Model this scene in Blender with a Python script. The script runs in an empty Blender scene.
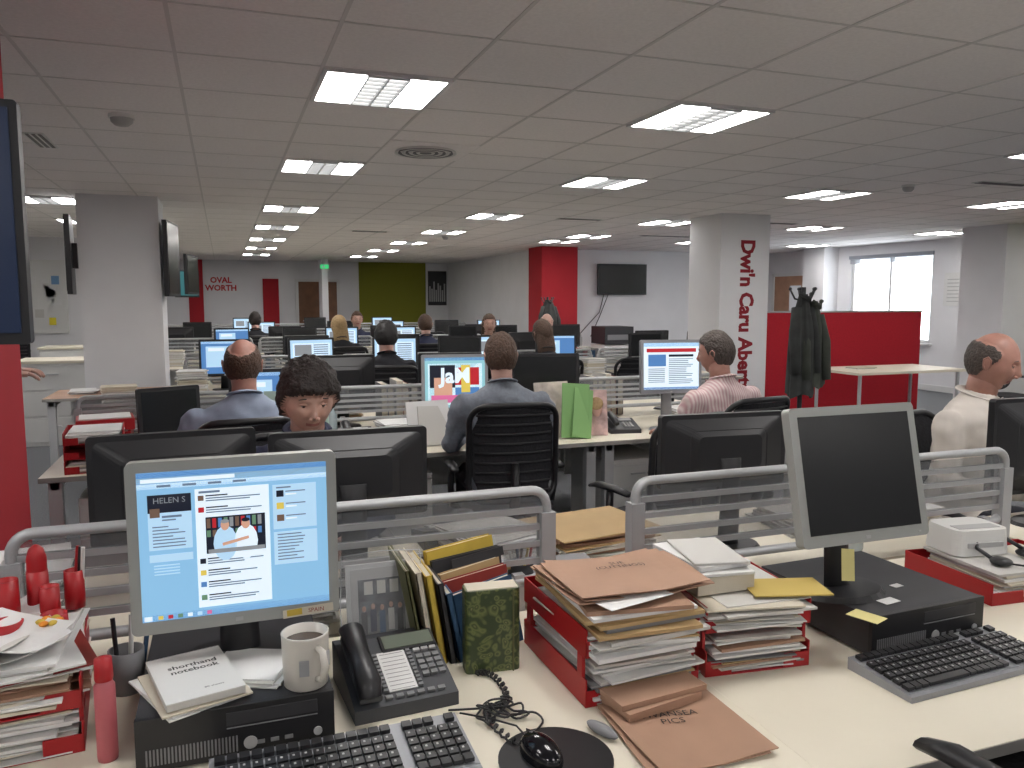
import bpy, math, random
from mathutils import Vector, Matrix, Euler, noise
random.seed(7)
sc=bpy.context.scene
try:
    sc.view_settings.view_transform='Standard'
    sc.view_settings.look='None'
except Exception: pass
RAD=math.radians
CEIL=2.57; DZ=.72
# ------------------------------------------------------------ materials
MD={}
def mat(name,col,rough=.6,metal=0.0,emit=0.0,var=0.0,scale=20.0,bump=0.0,alpha=1.0,trans=0.0,ecol=None):
    if name in MD: return MD[name]
    m=bpy.data.materials.new(name); m.use_nodes=True
    nt=m.node_tree; p=nt.nodes['Principled BSDF']
    c=(col[0],col[1],col[2],1)
    p.inputs['Base Color'].default_value=c
    p.inputs['Roughness'].default_value=rough
    p.inputs['Metallic'].default_value=metal
    p.inputs['Alpha'].default_value=alpha
    p.inputs['Transmission Weight'].default_value=trans
    if emit>0:
        e=ecol or col
        p.inputs['Emission Color'].default_value=(e[0],e[1],e[2],1)
        p.inputs['Emission Strength'].default_value=emit
    if var>0 or bump>0:
        tc=nt.nodes.new('ShaderNodeTexCoord'); n=nt.nodes.new('ShaderNodeTexNoise')
        n.inputs['Scale'].default_value=scale; n.inputs['Detail'].default_value=4
        nt.links.new(tc.outputs['Object'],n.inputs['Vector'])
        if var>0:
            r=nt.nodes.new('ShaderNodeValToRGB')
            r.color_ramp.elements[0].position=.3; r.color_ramp.elements[1].position=.7
            r.color_ramp.elements[0].color=tuple(max(0,k*(1-var)) for k in c[:3])+(1,)
            r.color_ramp.elements[1].color=tuple(min(1,k*(1+var)) for k in c[:3])+(1,)
            nt.links.new(n.outputs['Fac'],r.inputs['Fac']); nt.links.new(r.outputs['Color'],p.inputs['Base Color'])
        if bump>0:
            b=nt.nodes.new('ShaderNodeBump'); b.inputs['Strength'].default_value=bump; b.inputs['Distance'].default_value=.01
            nt.links.new(n.outputs['Fac'],b.inputs['Height']); nt.links.new(b.outputs['Normal'],p.inputs['Normal'])
    MD[name]=m; return m
def srgb(r,g,b):
    f=lambda c:(c/255/12.92) if c/255<=.04045 else ((c/255+.055)/1.055)**2.4
    return (f(r),f(g),f(b))
WALL=mat('wall_paint',(.74,.74,.76),.9,var=.03,scale=2)
WALLG=mat('wall_paint_olive',srgb(126,126,38),.9)
WALLR=mat('wall_paint_red',srgb(166,26,38),.8,var=.05,scale=3)
CEILM=mat('ceiling_tile',(.84,.81,.80),.95,var=.04,scale=60,bump=.15)
TBAR=mat('ceiling_bar',(.66,.64,.63),.7)
CARPET=mat('carpet',(.13,.135,.145),1,var=.3,scale=90,bump=.3)
TRIM=mat('trim_white',(.7,.7,.7),.5)
LAMP=mat('lamp_panel',(1,1,1),.5,emit=30,ecol=(1,.965,.94))
LAMP2=mat('lamp_louvre_glow',(.8,.8,.8),.5,emit=1.9,ecol=(1,.98,.95))
METAL=mat('aluminium',(.55,.56,.57),.35,.7)
FRAME=mat('divider_grey',(.40,.41,.42),.45,.3)
DGLASS=mat('divider_panel',(.30,.32,.34),.3,alpha=.3)
DESK=mat('desk_laminate',srgb(220,213,195),.45,var=.02,scale=5)
DESKE=mat('desk_edge',(.30,.29,.27),.6)
WHITE=mat('white_plastic',(.68,.68,.66),.45)
BLK=mat('black_plastic',(.012,.012,.014),.4)
BLK2=mat('charcoal_plastic',(.03,.03,.034),.5)
BLKG=mat('black_gloss',(.006,.006,.008),.12)
FAB=mat('chair_fabric',(.018,.018,.022),.9,var=.3,scale=80,bump=.3)
SILV=mat('silver_plastic',(.52,.53,.54),.4,.25)
SILVD=mat('silver_dark',(.30,.31,.33),.4,.3)
SCROFF=mat('screen_off',(.006,.007,.008),.25)
RED=mat('red_plastic',srgb(162,16,24),.45)
REDF=mat('red_fabric',srgb(174,20,38),.85,var=.08,scale=40)
PAPER=mat('paper_white',(.70,.70,.69),.8,var=.04,scale=12)
PAPER2=mat('paper_offwhite',(.56,.55,.52),.8)
PAPER3=mat('paper_cream',(.58,.53,.43),.8)
MANILA=mat('manila_envelope',srgb(164,130,108),.75,var=.06,scale=9,bump=.1)
MANILA2=mat('manila_folder',srgb(180,152,108),.75,var=.05,scale=8)
INK=mat('ink_black',(.02,.02,.02),.7)
INKR=mat('ink_red',srgb(136,16,32),.7)
GREY=mat('mid_grey',(.2,.2,.21),.6)
LGREY=mat('light_grey',(.42,.42,.42),.6)
def em(name,r,g,b,s=1.0):
    c=srgb(r,g,b); return mat(name,(c[0]*.3,c[1]*.3,c[2]*.3),.3,emit=s,ecol=c)
# ------------------------------------------------------------ builder
def TR(x=0,y=0,z=0,rx=0,ry=0,rz=0):
    return Matrix.Translation((x,y,z))@Euler((RAD(rx),RAD(ry),RAD(rz)),'XYZ').to_matrix().to_4x4()
def rrect(w,h,r,n=4):
    P=[]
    for cx,cy,a0 in ((w/2-r,h/2-r,0),(-w/2+r,h/2-r,90),(-w/2+r,-h/2+r,180),(w/2-r,-h/2+r,270)):
        for i in range(n+1):
            a=RAD(a0+90*i/n); P.append((cx+r*math.cos(a),cy+r*math.sin(a)))
    return P
class B:
    def __init__(s): s.v=[];s.f=[];s.m=[];s.sm=[];s.mats=[];s.T=Matrix()
    def mi(s,m):
        if m not in s.mats: s.mats.append(m)
        return s.mats.index(m)
    def add(s,vs,fs,m,smooth=False,T=None):
        k=len(s.v); M=s.T@T if T is not None else s.T
        s.v+=[M@Vector(p) for p in vs]
        s.f+=[[i+k for i in f] for f in fs]
        if isinstance(m,list): s.m+=[s.mi(q) for q in m]
        else: s.m+=[s.mi(m)]*len(fs)
        s.sm+=[smooth]*len(fs)
    def box(s,c,d,m,rot=(0,0,0),T=None):
        x,y,z=d[0]/2,d[1]/2,d[2]/2
        vs=[(-x,-y,-z),(x,-y,-z),(x,y,-z),(-x,y,-z),(-x,-y,z),(x,-y,z),(x,y,z),(-x,y,z)]
        fs=[(0,3,2,1),(4,5,6,7),(0,1,5,4),(1,2,6,5),(2,3,7,6),(3,0,4,7)]
        Q=TR(c[0],c[1],c[2],*rot)
        s.add(vs,fs,m,False,(T@Q) if T is not None else Q)
    def bb(s,x0,x1,y0,y1,z0,z1,m): s.box(((x0+x1)/2,(y0+y1)/2,(z0+z1)/2),(abs(x1-x0),abs(y1-y0),abs(z1-z0)),m)
    def prism(s,prof,h,m,T=None,prof2=None,smooth=False):
        n=len(prof); p2=prof2 or prof
        vs=[(p[0],p[1],0) for p in prof]+[(p[0],p[1],h) for p in p2]
        fs=[list(range(n))[::-1],list(range(n,2*n))]+[(i,(i+1)%n,n+(i+1)%n,n+i) for i in range(n)]
        s.add(vs,fs,m,smooth,T)
    def cyl(s,c,r,h,m,rot=(0,0,0),r2=None,seg=20,T=None):
        P=[(r*math.cos(2*math.pi*i/seg),r*math.sin(2*math.pi*i/seg)) for i in range(seg)]
        q=r if r2 is None else r2
        P2=[(q*math.cos(2*math.pi*i/seg),q*math.sin(2*math.pi*i/seg)) for i in range(seg)]
        Q=TR(c[0],c[1],c[2],*rot)
        n=seg
        vs=[(p[0],p[1],0) for p in P]+[(p[0],p[1],h) for p in P2]
        TT=(T@Q) if T is not None else Q
        s.add(vs,[(i,(i+1)%n,n+(i+1)%n,n+i) for i in range(n)],m,True,TT)
        s.add(vs,[list(range(n))[::-1],list(range(n,2*n))],m,False,TT)
    def lathe(s,prof,m,T=None,seg=24):
        vs=[];fs=[]
        for r,z in prof:
            for i in range(seg):
                a=2*math.pi*i/seg; vs.append((r*math.cos(a),r*math.sin(a),z))
        for j in range(len(prof)-1):
            for i in range(seg):
                fs.append((j*seg+i,j*seg+(i+1)%seg,(j+1)*seg+(i+1)%seg,(j+1)*seg+i))
        s.add(vs,fs,m,True,T)
    def tube(s,pts,r,m,seg=8,cap=True,ref=(1,0,0),closed=False,T=None,smooth=True):
        pts=[Vector(p) for p in pts]; n=len(pts); vs=[];fs=[]
        ref=Vector(ref)
        for i,p in enumerate(pts):
            if closed: t=pts[(i+1)%n]-pts[i-1]
            else: t=pts[min(i+1,n-1)]-pts[max(i-1,0)]
            t.normalize()
            rf=ref if abs(t.dot(ref))<.95 else Vector((0,.3,1)).normalized()
            a=(rf-t*rf.dot(t)).normalized(); b=t.cross(a)
            rr=r[i] if isinstance(r,list) else r
            if isinstance(rr,(int,float)): rr=(rr,rr)
            for k in range(seg):
                an=2*math.pi*k/seg
                vs.append(p+a*rr[0]*math.cos(an)+b*rr[1]*math.sin(an))
        for j in range(n if closed else n-1):
            for k in range(seg):
                j2=(j+1)%n
                fs.append((j*seg+k,j*seg+(k+1)%seg,j2*seg+(k+1)%seg,j2*seg+k))
        if cap and not closed:
            fs.append(list(range(seg))[::-1]); fs.append([(n-1)*seg+k for k in range(seg)])
        s.add(vs,fs,m,smooth,T)
    def sph(s,c,r,m,rot=(0,0,0),nu=14,nv=10,T=None,fn=None):
        if isinstance(r,(int,float)): r=(r,r,r)
        vs=[];fs=[]
        for j in range(nv+1):
            th=math.pi*j/nv
            for i in range(nu):
                ph=2*math.pi*i/nu
                d=Vector((math.sin(th)*math.cos(ph),math.sin(th)*math.sin(ph),math.cos(th)))
                k=fn(d) if fn else 1
                vs.append((d.x*r[0]*k,d.y*r[1]*k,d.z*r[2]*k))
        for j in range(nv):
            for i in range(nu):
                fs.append((j*nu+i,(j+1)*nu+i,(j+1)*nu+(i+1)%nu,j*nu+(i+1)%nu))
        Q=TR(c[0],c[1],c[2],*rot)
        s.add(vs,fs,m,True,(T@Q) if T is not None else Q)
    def text(s,txt,size,m,T,off=0.0,fit=None,ax='CENTER'):
        cu=bpy.data.curves.new('t','FONT'); cu.body=txt; cu.size=size; cu.offset=off
        cu.align_x=ax; cu.align_y='CENTER'; cu.resolution_u=2
        o=bpy.data.objects.new('t',cu); sc.collection.objects.link(o)
        dg=bpy.context.evaluated_depsgraph_get()
        me=bpy.data.meshes.new_from_object(o.evaluated_get(dg))
        vs=[v.co.copy() for v in me.vertices]; fs=[tuple(p.vertices) for p in me.polygons]
        if vs and fit:
            xs=[v.x for v in vs]; k=fit/(max(xs)-min(xs)); 
            for v in vs: v.x*=k
        s.add(vs,fs,m,False,T)
        bpy.data.objects.remove(o); bpy.data.meshes.remove(me)
    def mesh(s,name):
        me=bpy.data.meshes.new(name); me.from_pydata([tuple(v) for v in s.v],[],s.f)
        for m in s.mats: me.materials.append(m)
        me.polygons.foreach_set('material_index',s.m); me.polygons.foreach_set('use_smooth',s.sm)
        me.update(); return me
    def out(s,name,loc=(0,0,0),rz=0,bevel=0,me=None):
        me=me or s.mesh(name)
        o=bpy.data.objects.new(name,me); sc.collection.objects.link(o)
        o.location=loc; o.rotation_euler=(0,0,RAD(rz))
        if bevel:
            b=o.modifiers.new('bevel','BEVEL'); b.width=bevel; b.segments=2; b.limit_method='ANGLE'; b.angle_limit=RAD(50)
        return o
def place(name,me,x,y,z=0,rz=0,bevel=0):
    return B().out(name,(x,y,z),rz,bevel,me)
# ------------------------------------------------------------ room
def simple(name,boxes,bevel=0):
    b=B()
    for q in boxes: b.bb(*q)
    return b.out(name,bevel=bevel)
X0,X1,Y0,Y1=-7,11.4,-5,22
simple('floor',[(X0-.2,X1+.2,Y0-.2,Y1+.2,-.1,0,CARPET)])
simple('ceiling',[(X0-.2,X1+.2,Y0-.2,Y1+.2,CEIL,CEIL+.1,CEILM)])
b=B()
x=.45-.6*12
while x<X1:
    if x>X0: b.bb(x-.008,x+.008,Y0,Y1,CEIL-.003,CEIL+.002,TBAR)
    x+=.6
y=.1-.6*8
while y<Y1:
    b.bb(X0,X1,y-.006,y+.006,CEIL-.0025,CEIL+.002,TBAR); y+=.6
b.out('trim_ceiling_grid')
simple('wall_left',[(X0-.2,X0,Y0,Y1,0,CEIL,WALL)])
simple('wall_back',[(X0,X1,Y0-.2,Y0,0,CEIL,WALL)])
simple('wall_far',[(X0,6.2,Y1,Y1+.2,0,CEIL,WALL),(3.5,5.35,Y1-.03,Y1,0,CEIL,WALLG),(-.80,-.45,Y1-.05,Y1,0,CEIL,WALLR),(1.0,1.4,Y1-.05,Y1,0,2.1,WALLR)])
simple('wall_corridor',[(6.0,6.2,15.2,Y1,0,CEIL,WALL)])
simple('wall_screen',[(6.0,X1,15.0,15.2,0,CEIL,WALL)])
simple('wall_west_inner',[(X0,-2.0,15.0,15.2,0,CEIL,WALL)])
simple('wall_right',[(X1,X1+.2,Y0,10.5,0,CEIL,WALL),(X1,X1+.2,12.4,15.2,0,CEIL,WALL),(X1,X1+.2,10.5,12.4,0,.8,WALL),(X1,X1+.2,10.5,12.4,2.38,CEIL,WALL),(X1-.03,X1,4,9.75,0,CEIL,WALLG)])
simple('pillar_pilaster',[(X1-.35,X1,12.75,13.35,0,CEIL,WALL)])
simple('baseboard_right',[(X1-.02,X1,Y0,15,0,.1,TRIM)])
simple('baseboard_screen',[(6.4,X1,14.98,15,0,.1,TRIM)])
b=B()
for yy in (10.5,11.43,12.34): b.bb(X1+.03,X1+.09,yy,yy+.05,.8,2.38,TRIM)
b.bb(X1+.03,X1+.09,10.5,12.4,.8,.86,TRIM); b.bb(X1+.03,X1+.09,10.5,12.4,2.32,2.38,TRIM)
b.bb(X1-.06,X1+.03,10.45,12.45,.77,.8,TRIM)
b.out('window_1')
b=B()
BL=mat('blind_slat',(.3,.32,.36),.6)
b.bb(X1-.05,X1-.01,10.48,12.42,2.32,2.38,BL)
for i in range(5): b.box((X1-.03,11.45,2.31-.018*i),(.03,1.9,.003),BL,(0,20,0))
b.out('window_blind')
WOOD=mat('door_wood',srgb(120,80,52),.5,var=.15,scale=6)
WOODL=mat('door_wood_light',srgb(170,130,105),.5,var=.1,scale=6)
b=B(); b.bb(X1-.05,X1-.002,13.5,14.6,0,2.05,WOODL); b.bb(X1-.055,X1-.04,13.75,14.1,1.1,1.85,em('door_glass',190,190,195,.5)); 
for q in ((13.42,13.5,0,2.12),(14.6,14.68,0,2.12),(13.42,14.68,2.05,2.12)): b.bb(X1-.07,X1-.002,q[0],q[1],q[2],q[3],TRIM)
b.cyl((X1-.09,13.6,1.0),.012,.12,METAL,(90,0,0)); b.out('door_1')
b=B(); b.bb(1.9,2.9,Y1-.05,Y1-.002,0,2.03,WOOD)
for q in ((1.82,1.9,0,2.1),(2.9,2.98,0,2.1),(1.82,2.98,2.03,2.1)): b.bb(q[0],q[1],Y1-.07,Y1-.002,q[2],q[3],TRIM)
b.cyl((2.0,Y1-.1,1.0),.012,.12,METAL,(0,90,0)); b.out('door_2')
simple('pillar',[(-1.3,-.57,8.8,9.5,0,CEIL,WALL)])
b=B(); b.bb(5.58,6.27,8.19,8.87,0,CEIL,WALL)
b.text("Dwi'n Caru Abertawe",.27,INKR,TR(5.95,8.187,2.27,90,0,0)@TR(0,0,0,0,0,-90),off=.011,fit=2.12,ax='LEFT')
b.out('pillar')
simple('pillar',[(9.95,10.65,8.0,8.7,0,CEIL,WALL)])
simple('pillar',[(5.75,6.5,14.3,14.995,0,CEIL,WALLR)])
simple('pillar',[(-1.45,-.68,2.5,3.25,0,CEIL,WALLR)])
simple('pillar',[(2.35,2.5,20.5,21.2,0,CEIL,WALL)])
b=B(); b.text('OVAL\nWORTH',.20,mat('sign_red',srgb(190,30,40),.6),TR(-.02,Y1-.01,1.95,90,0,0),off=.006); b.out('wall_sign')
EXG=em('exit_green',60,200,120,1.0)
b=B(); b.bb(2.25,2.45,19.9,19.93,2.30,2.40,EXG); b.bb(2.34,2.36,19.9,19.92,2.40,CEIL,TRIM); b.bb(2.29,2.36,19.893,19.9,2.33,2.37,WHITE); b.out('exit_sign')
b=B(); b.bb(5.42,5.95,Y1-.03,Y1-.002,1.4,2.35,BLK2)
for i in range(8): b.bb(5.45+.06*i,5.49+.06*i,Y1-.035,Y1-.03,1.5,1.8+.4*random.random(),LGREY)
b.out('framed_poster')
b=B(); b.bb(X1-.02,X1-.002,9.9,10.25,1.45,2.0,PAPER)
for i in range(7): b.bb(X1-.024,X1-.02,9.94,10.18,1.52+.06*i,1.535+.06*i,LGREY)
b.out('wall_notice')
b=B(); b.bb(-4.6,-2.4,14.95,14.998,1.0,2.2,WHITE)
cols=[PAPER,mat('note_yellow',srgb(230,215,60),.8),mat('note_blue',srgb(120,160,200),.8),PAPER2,PAPER]
for i in range(36):
    xx=-4.5+1.95*random.random(); zz=1.05+1.0*random.random()
    b.box((xx,14.945,zz),(.08+.12*random.random(),.004,.1+.1*random.random()),random.choice(cols))
b.out('notice_board')
# ------------------------------------------------------------ ceiling fixtures
b=B()
b.bb(-.295,.295,-.295,.295,-.006,0,TRIM)
for sx in (-1,1):
    b.bb(sx*.275,sx*.10,-.275,.275,-.012,-.006,LAMP)
b.bb(-.09,.09,-.275,.275,-.010,-.006,LAMP2)
for i in range(9): b.bb(-.09,.09,-.27+.0675*i-.004,-.27+.0675*i+.004,-.022,-.006,METAL)
for xx in (-.095,0,.095): b.bb(xx-.004,xx+.004,-.275,.275,-.024,-.006,METAL)
for q in ((-.295,.295,-.295,-.275),(-.295,.295,.275,.295),(-.295,-.275,-.295,.295),(.275,.295,-.295,.295)): b.bb(*q,-.016,0,TRIM)
lme=b.mesh('light_panel')
LP=[]
for yy in (-3.2,-.8,1.6,4.0,6.4,9.4,11.8,14.2,16.6,19.0): LP.append((.75,yy))
for yy in (-3.2,-.8,1.6): 
    for xx in (3.15,5.55,7.95,-1.65,-4.05): LP.append((xx,yy))
LP.append((2.55,4.0))
for yy in (6.4,9.4,11.8,14.2,16.6,19.0): LP.append((3.15,yy))
for yy in (4.0,6.4,9.4,11.8,13.0): LP.append((5.55,yy))
for yy in (4.0,6.4,9.4,12.4): LP.append((7.95,yy))
for yy in (6.4,9.4,12.4): LP.append((10.35,yy))
for yy in (6.4,9.4,11.8): LP.append((-1.65,yy)); LP.append((-4.05,yy))
LP.append((-1.65,16.6)); LP.append((-1.65,19.0))
for xx,yy in LP: place('ceiling_light_panel',lme,xx,yy,CEIL)
def detector(x,y,r=.06):
    b=B(); b.cyl((0,0,-.02),r*1.15,.02,WHITE); b.lathe([(0,-.06),(r*.6,-.058),(r*.95,-.04),(r,-.02)],LGREY); b.lathe([(r*.7,-.05),(r*.75,-.045),(r*.72,-.04)],GREY); b.out('smoke_detector',(x,y,CEIL))
detector(-.49,5.03); detector(5.8,5.66,.05); detector(3.4,12.6,.05)
b=B(); b.bb(-.3,.3,-.3,.3,-.006,0,CEILM)
for i in range(7): 
    r=.05+.025*i; b.lathe([(r,-.008),(r+.010,-.022),(r+.014,-.020),(r+.006,-.006)],GREY if i%2 else WHITE,seg=32)
b.cyl((0,0,-.02),.04,.015,GREY); b.out('ceiling_air_diffuser',(1.35,5.5,CEIL))
def slot(x,y,w=.6,rz=0):
    b=B(); b.bb(-w/2,w/2,-.06,.06,-.006,0,WHITE)
    for yy in (-.035,0,.035): b.bb(-w/2+.02,w/2-.02,yy-.01,yy+.01,-.009,-.004,BLK)
    b.out('ceiling_slot_vent',(x,y,CEIL),rz)
slot(-1.06,5.98,.5,90); slot(6.5,5.3,.6); slot(6.7,4.9,.6); slot(2.1,12.1,.55); slot(6.72,11.4,.9); slot(4.3,9.4,.6); slot(7.0,9.0,.6)
# ------------------------------------------------------------ TVs
def tv(x,y,z,w,h,rz,scr=SCROFF,name='wall_television'):
    b=B(); b.prism(rrect(w,h,.01),.045,BLK,TR(0,0,0,90)); b.bb(-w/2+.02,w/2-.02,-.049,-.044,-h/2+.03,h/2-.02,scr)
    b.bb(-.1,.1,0,.045,-.12,.12,BLK2); return b.out(name,(x,y,z),rz)
tv(7.79,14.94,1.97,1.12,.63,0)
tv(-1.005,2.44,1.745,1.06,.62,0,em('tv_blue',18,36,66,.5))
tv(-.50,9.0,1.96,.7,.75,84)
tv(-1.37,8.95,1.98,.7,.75,-84)
tv(-.42,12.2,1.9,.7,.55,80)
tv(-.52,13.6,1.8,.36,.42,15,em('tv_teal',60,125,130,.6))
b=B(); b.tube([(7.4,14.97,1.66),(7.3,14.96,1.3),(7.0,14.96,1.0),(6.8,14.95,.8)],.008,BLK); b.tube([(7.5,14.97,1.66),(7.3,14.96,1.2),(7.1,14.95,.8)],.008,BLK); b.out('television_cable')
# ------------------------------------------------------------ furniture meshes
def desk_mesh(w,d,top=None):
    b=B(); b.bb(-w/2,w/2,0,d,DZ-.025,DZ,top or DESK); b.bb(-w/2,w/2,-.002,0,DZ-.025,DZ-.001,DESKE)
    for sx in (-1,1):
        b.bb(sx*(w/2-.06)-.03,sx*(w/2-.06)+.03,.04,.09,0,DZ-.025,SILV); b.bb(sx*(w/2-.06)-.03,sx*(w/2-.06)+.03,.04,d-.02,.0,.03,SILV); b.bb(sx*(w/2-.06)-.02,sx*(w/2-.06)+.02,.04,d-.02,DZ-.07,DZ-.025,SILV)
    b.bb(-w/2+.1,w/2-.1,d-.05,d-.03,.35,DZ-.03,WHITE)
    return b.mesh('office_desk')
def bench(x0,x1,yc,df,db,n):
    w=(x1-x0)/n
    mf=desk_mesh(w,df-.01); mb=desk_mesh(w,db-.01)
    for i in range(n):
        xc=x0+w*(i+.5)
        place('office_desk',mf,xc,yc-df,0,0,.003)
        place('office_desk',mb,xc,yc+db,0,180,.003)
def divider(xc,yc,w,z0=.80,z1=1.045):
    b=B(); h=z1-z0
    P=[(p[0],0,p[1]+(z0+z1)/2) for p in rrect(w,h,.045,6)]
    b.tube(P,(.017,.013),FRAME,closed=True,seg=8,ref=(0,1,0))
    n=4
    for i in range(n):
        zz=z0+.03+(h-.06)*(i+.5)/n
        b.bb(-w/2+.012,w/2-.012,-.007,.007,zz-.008,zz+.008,FRAME)
        b.bb(-w/2+.012,w/2-.012,-.003,.003,zz+.008,zz+.036,DGLASS)
    for sx in (-1,1): b.bb(sx*(w/2-.08)-.015,sx*(w/2-.08)+.015,-.012,.012,DZ,z0+.02,FRAME); b.bb(sx*(w/2)-.02,sx*(w/2)+.02,-.02,.02,DZ,z1-.06,FRAME)
    b.out('desk_divider_screen',(xc,yc,0))
bench(-.62,2.55,1.95,.92,.78,2)
divider(.175,1.95,1.25); divider(1.775,1.95,1.41)
bench(-.84,3.55,5.05,.85,.85,3)
for xc,ww in ((-.14,1.3),(1.28,1.35),(2.75,1.4)): divider(xc,5.05,ww,.80,1.0)
bench(-.45,5.3,8.1,.8,.8,4)
for xc in (.3,1.75,3.2,4.6): divider(xc,8.1,1.3,.8,1.0)
bench(-1.2,5.3,11.2,.8,.8,4)
bench(-1.2,5.3,14.3,.8,.8,4)
bench(-1.2,5.0,17.4,.8,.8,4)
for yc in (11.2,14.3,17.4):
    for xc in (-.4,1.2,2.8,4.4): divider(xc,yc,1.5)
dm=desk_mesh(1.5,.8); place('office_desk',dm,3.33,1.42,0,0,.003)
b=B(); b.bb(-.8,.8,-.4,.4,.72,.75,DESK); 
for sx in (-1,1):
    for sy in (-1,1): b.cyl((sx*.72,sy*.34,0),.02,.72,SILV)
b.out('meeting_table',(7.35,7.35,0),0,.003)
b=B(); b.bb(-1.25,1.25,-.025,.025,.05,1.40,REDF); b.bb(-1.26,1.26,-.03,.03,1.39,1.41,METAL)
for sx in (-1.2,1.2): b.bb(sx-.03,sx+.03,-.2,.2,0,.05,METAL)
b.out('red_partition_screen',(7.55,8.28,0))
b=B(); b.bb(-.35,.35,-.3,.3,0,.88,WHITE); b.bb(-.37,.37,-.32,.32,.88,.91,DESK)
for i in range(3): b.bb(-.33,.33,-.31,-.3,.04+.28*i,.3+.28*i,WHITE); b.bb(-.06,.06,-.325,-.31,.2+.28*i,.215+.28*i,METAL)
cabm=b.mesh('filing_cabinet')
for q in ((-1.72,9.9,0),(-2.6,9.9,0),(-2.0,12.6,0)): place('filing_cabinet',cabm,*q,0,.003)
b=B(); b.bb(-.2,.2,-.27,.27,.04,.58,WHITE)
for i in range(3): b.bb(-.195,.195,-.285,-.27,.06+.17*i,.21+.17*i,WHITE); b.bb(-.05,.05,-.295,-.285,.15+.17*i,.16+.17*i,METAL)
for sx in (-1,1):
    for sy in (-1,1): b.cyl((sx*.16,sy*.22,0),.02,.04,BLK)
pedm=b.mesh('drawer_pedestal')
for q in ((2.36,4.56,0),(.88,4.6,0),(-.50,4.6,0),(3.20,4.6,0),(2.1,7.7,0),(.15,7.8,0)): place('drawer_pedestal',pedm,*q,0,.003)
# ------------------------------------------------------------ chair
def chair_mesh(up=0.0,bd=-.03):
    b=B()
    for k in range(5):
        a=2*math.pi*k/5+.3
        b.tube([(0,0,.10),(.15*math.cos(a),.15*math.sin(a),.09),(.30*math.cos(a),.30*math.sin(a),.065)],[.028,.022,.015],BLK)
        b.cyl((.30*math.cos(a)-.012,.30*math.sin(a),.028),.028,.024,BLK,(0,90,0),seg=12)
    b.cyl((0,0,.08),.03,.2,BLK); b.cyl((0,0,.26),.018,.16+up,METAL)
    b.T=TR(0,0,up)
    b.bb(-.1,.1,-.12,.12,.40,.43,BLK2)
    b.prism(rrect(.48,.46,.1,5),.03,FAB,TR(0,.02,.43),rrect(.5,.48,.1,5)); b.prism(rrect(.5,.48,.1,5),.025,FAB,TR(0,.02,.46),rrect(.44,.42,.1,5))
    b.tube([(0,-.08,.42),(0,-.25,.44),(0,-.30,.55),(0,-.29,.72)],[.03,.03,.026,.02],BLK)
    bc=.80+bd
    P=[]
    Yb=lambda px,pz:-.265+.9*px*px-.06*((pz)/.25)**2*(1 if pz>0 else .3)
    for px,pz in rrect(.46,.50,.09,6): P.append((px,Yb(px,pz),bc+pz))
    b.tube(P,.016,BLK,closed=True,ref=(0,1,0))
    vs=[];fs=[];n=8
    for j in range(n+1):
        pz=-.235+.47*j/n
        ww=.215 if abs(pz)<.17 else .19
        for i in range(n+1):
            px=-ww+2*ww*i/n; vs.append((px,Yb(px,pz),bc+pz))
    for j in range(n):
        for i in range(n): a=j*(n+1)+i; fs.append((a,a+1,a+n+2,a+n+1))
    b.add(vs,fs,FAB,True)
    for j in range(9):
        pz=-.2+.05*j
        b.tube([(px,Yb(px,pz)-.01,bc+pz) for px in (-.2,-.1,0,.1,.2)],.006,BLK2,seg=5)
    for sx in (-1,1):
        b.tube([(sx*.2,.0,.43),(sx*.28,0,.45),(sx*.29,-.02,.56),(sx*.285,-.02,.66)],[.02,.02,.018,.018],BLK)
        b.tube([(sx*.285,-.15,.665),(sx*.285,-.05,.675),(sx*.285,.06,.675),(sx*.28,.12,.66)],[(.025,.012),(.03,.015),(.03,.015),(.022,.01)],BLK,ref=(1,0,0))
    return b.mesh('office_chair')
CH=chair_mesh(); CHF=chair_mesh(.10)
def chair(x,y,rz=0,me=None): return place('office_chair',me or CH,x,y,0,rz)
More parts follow.
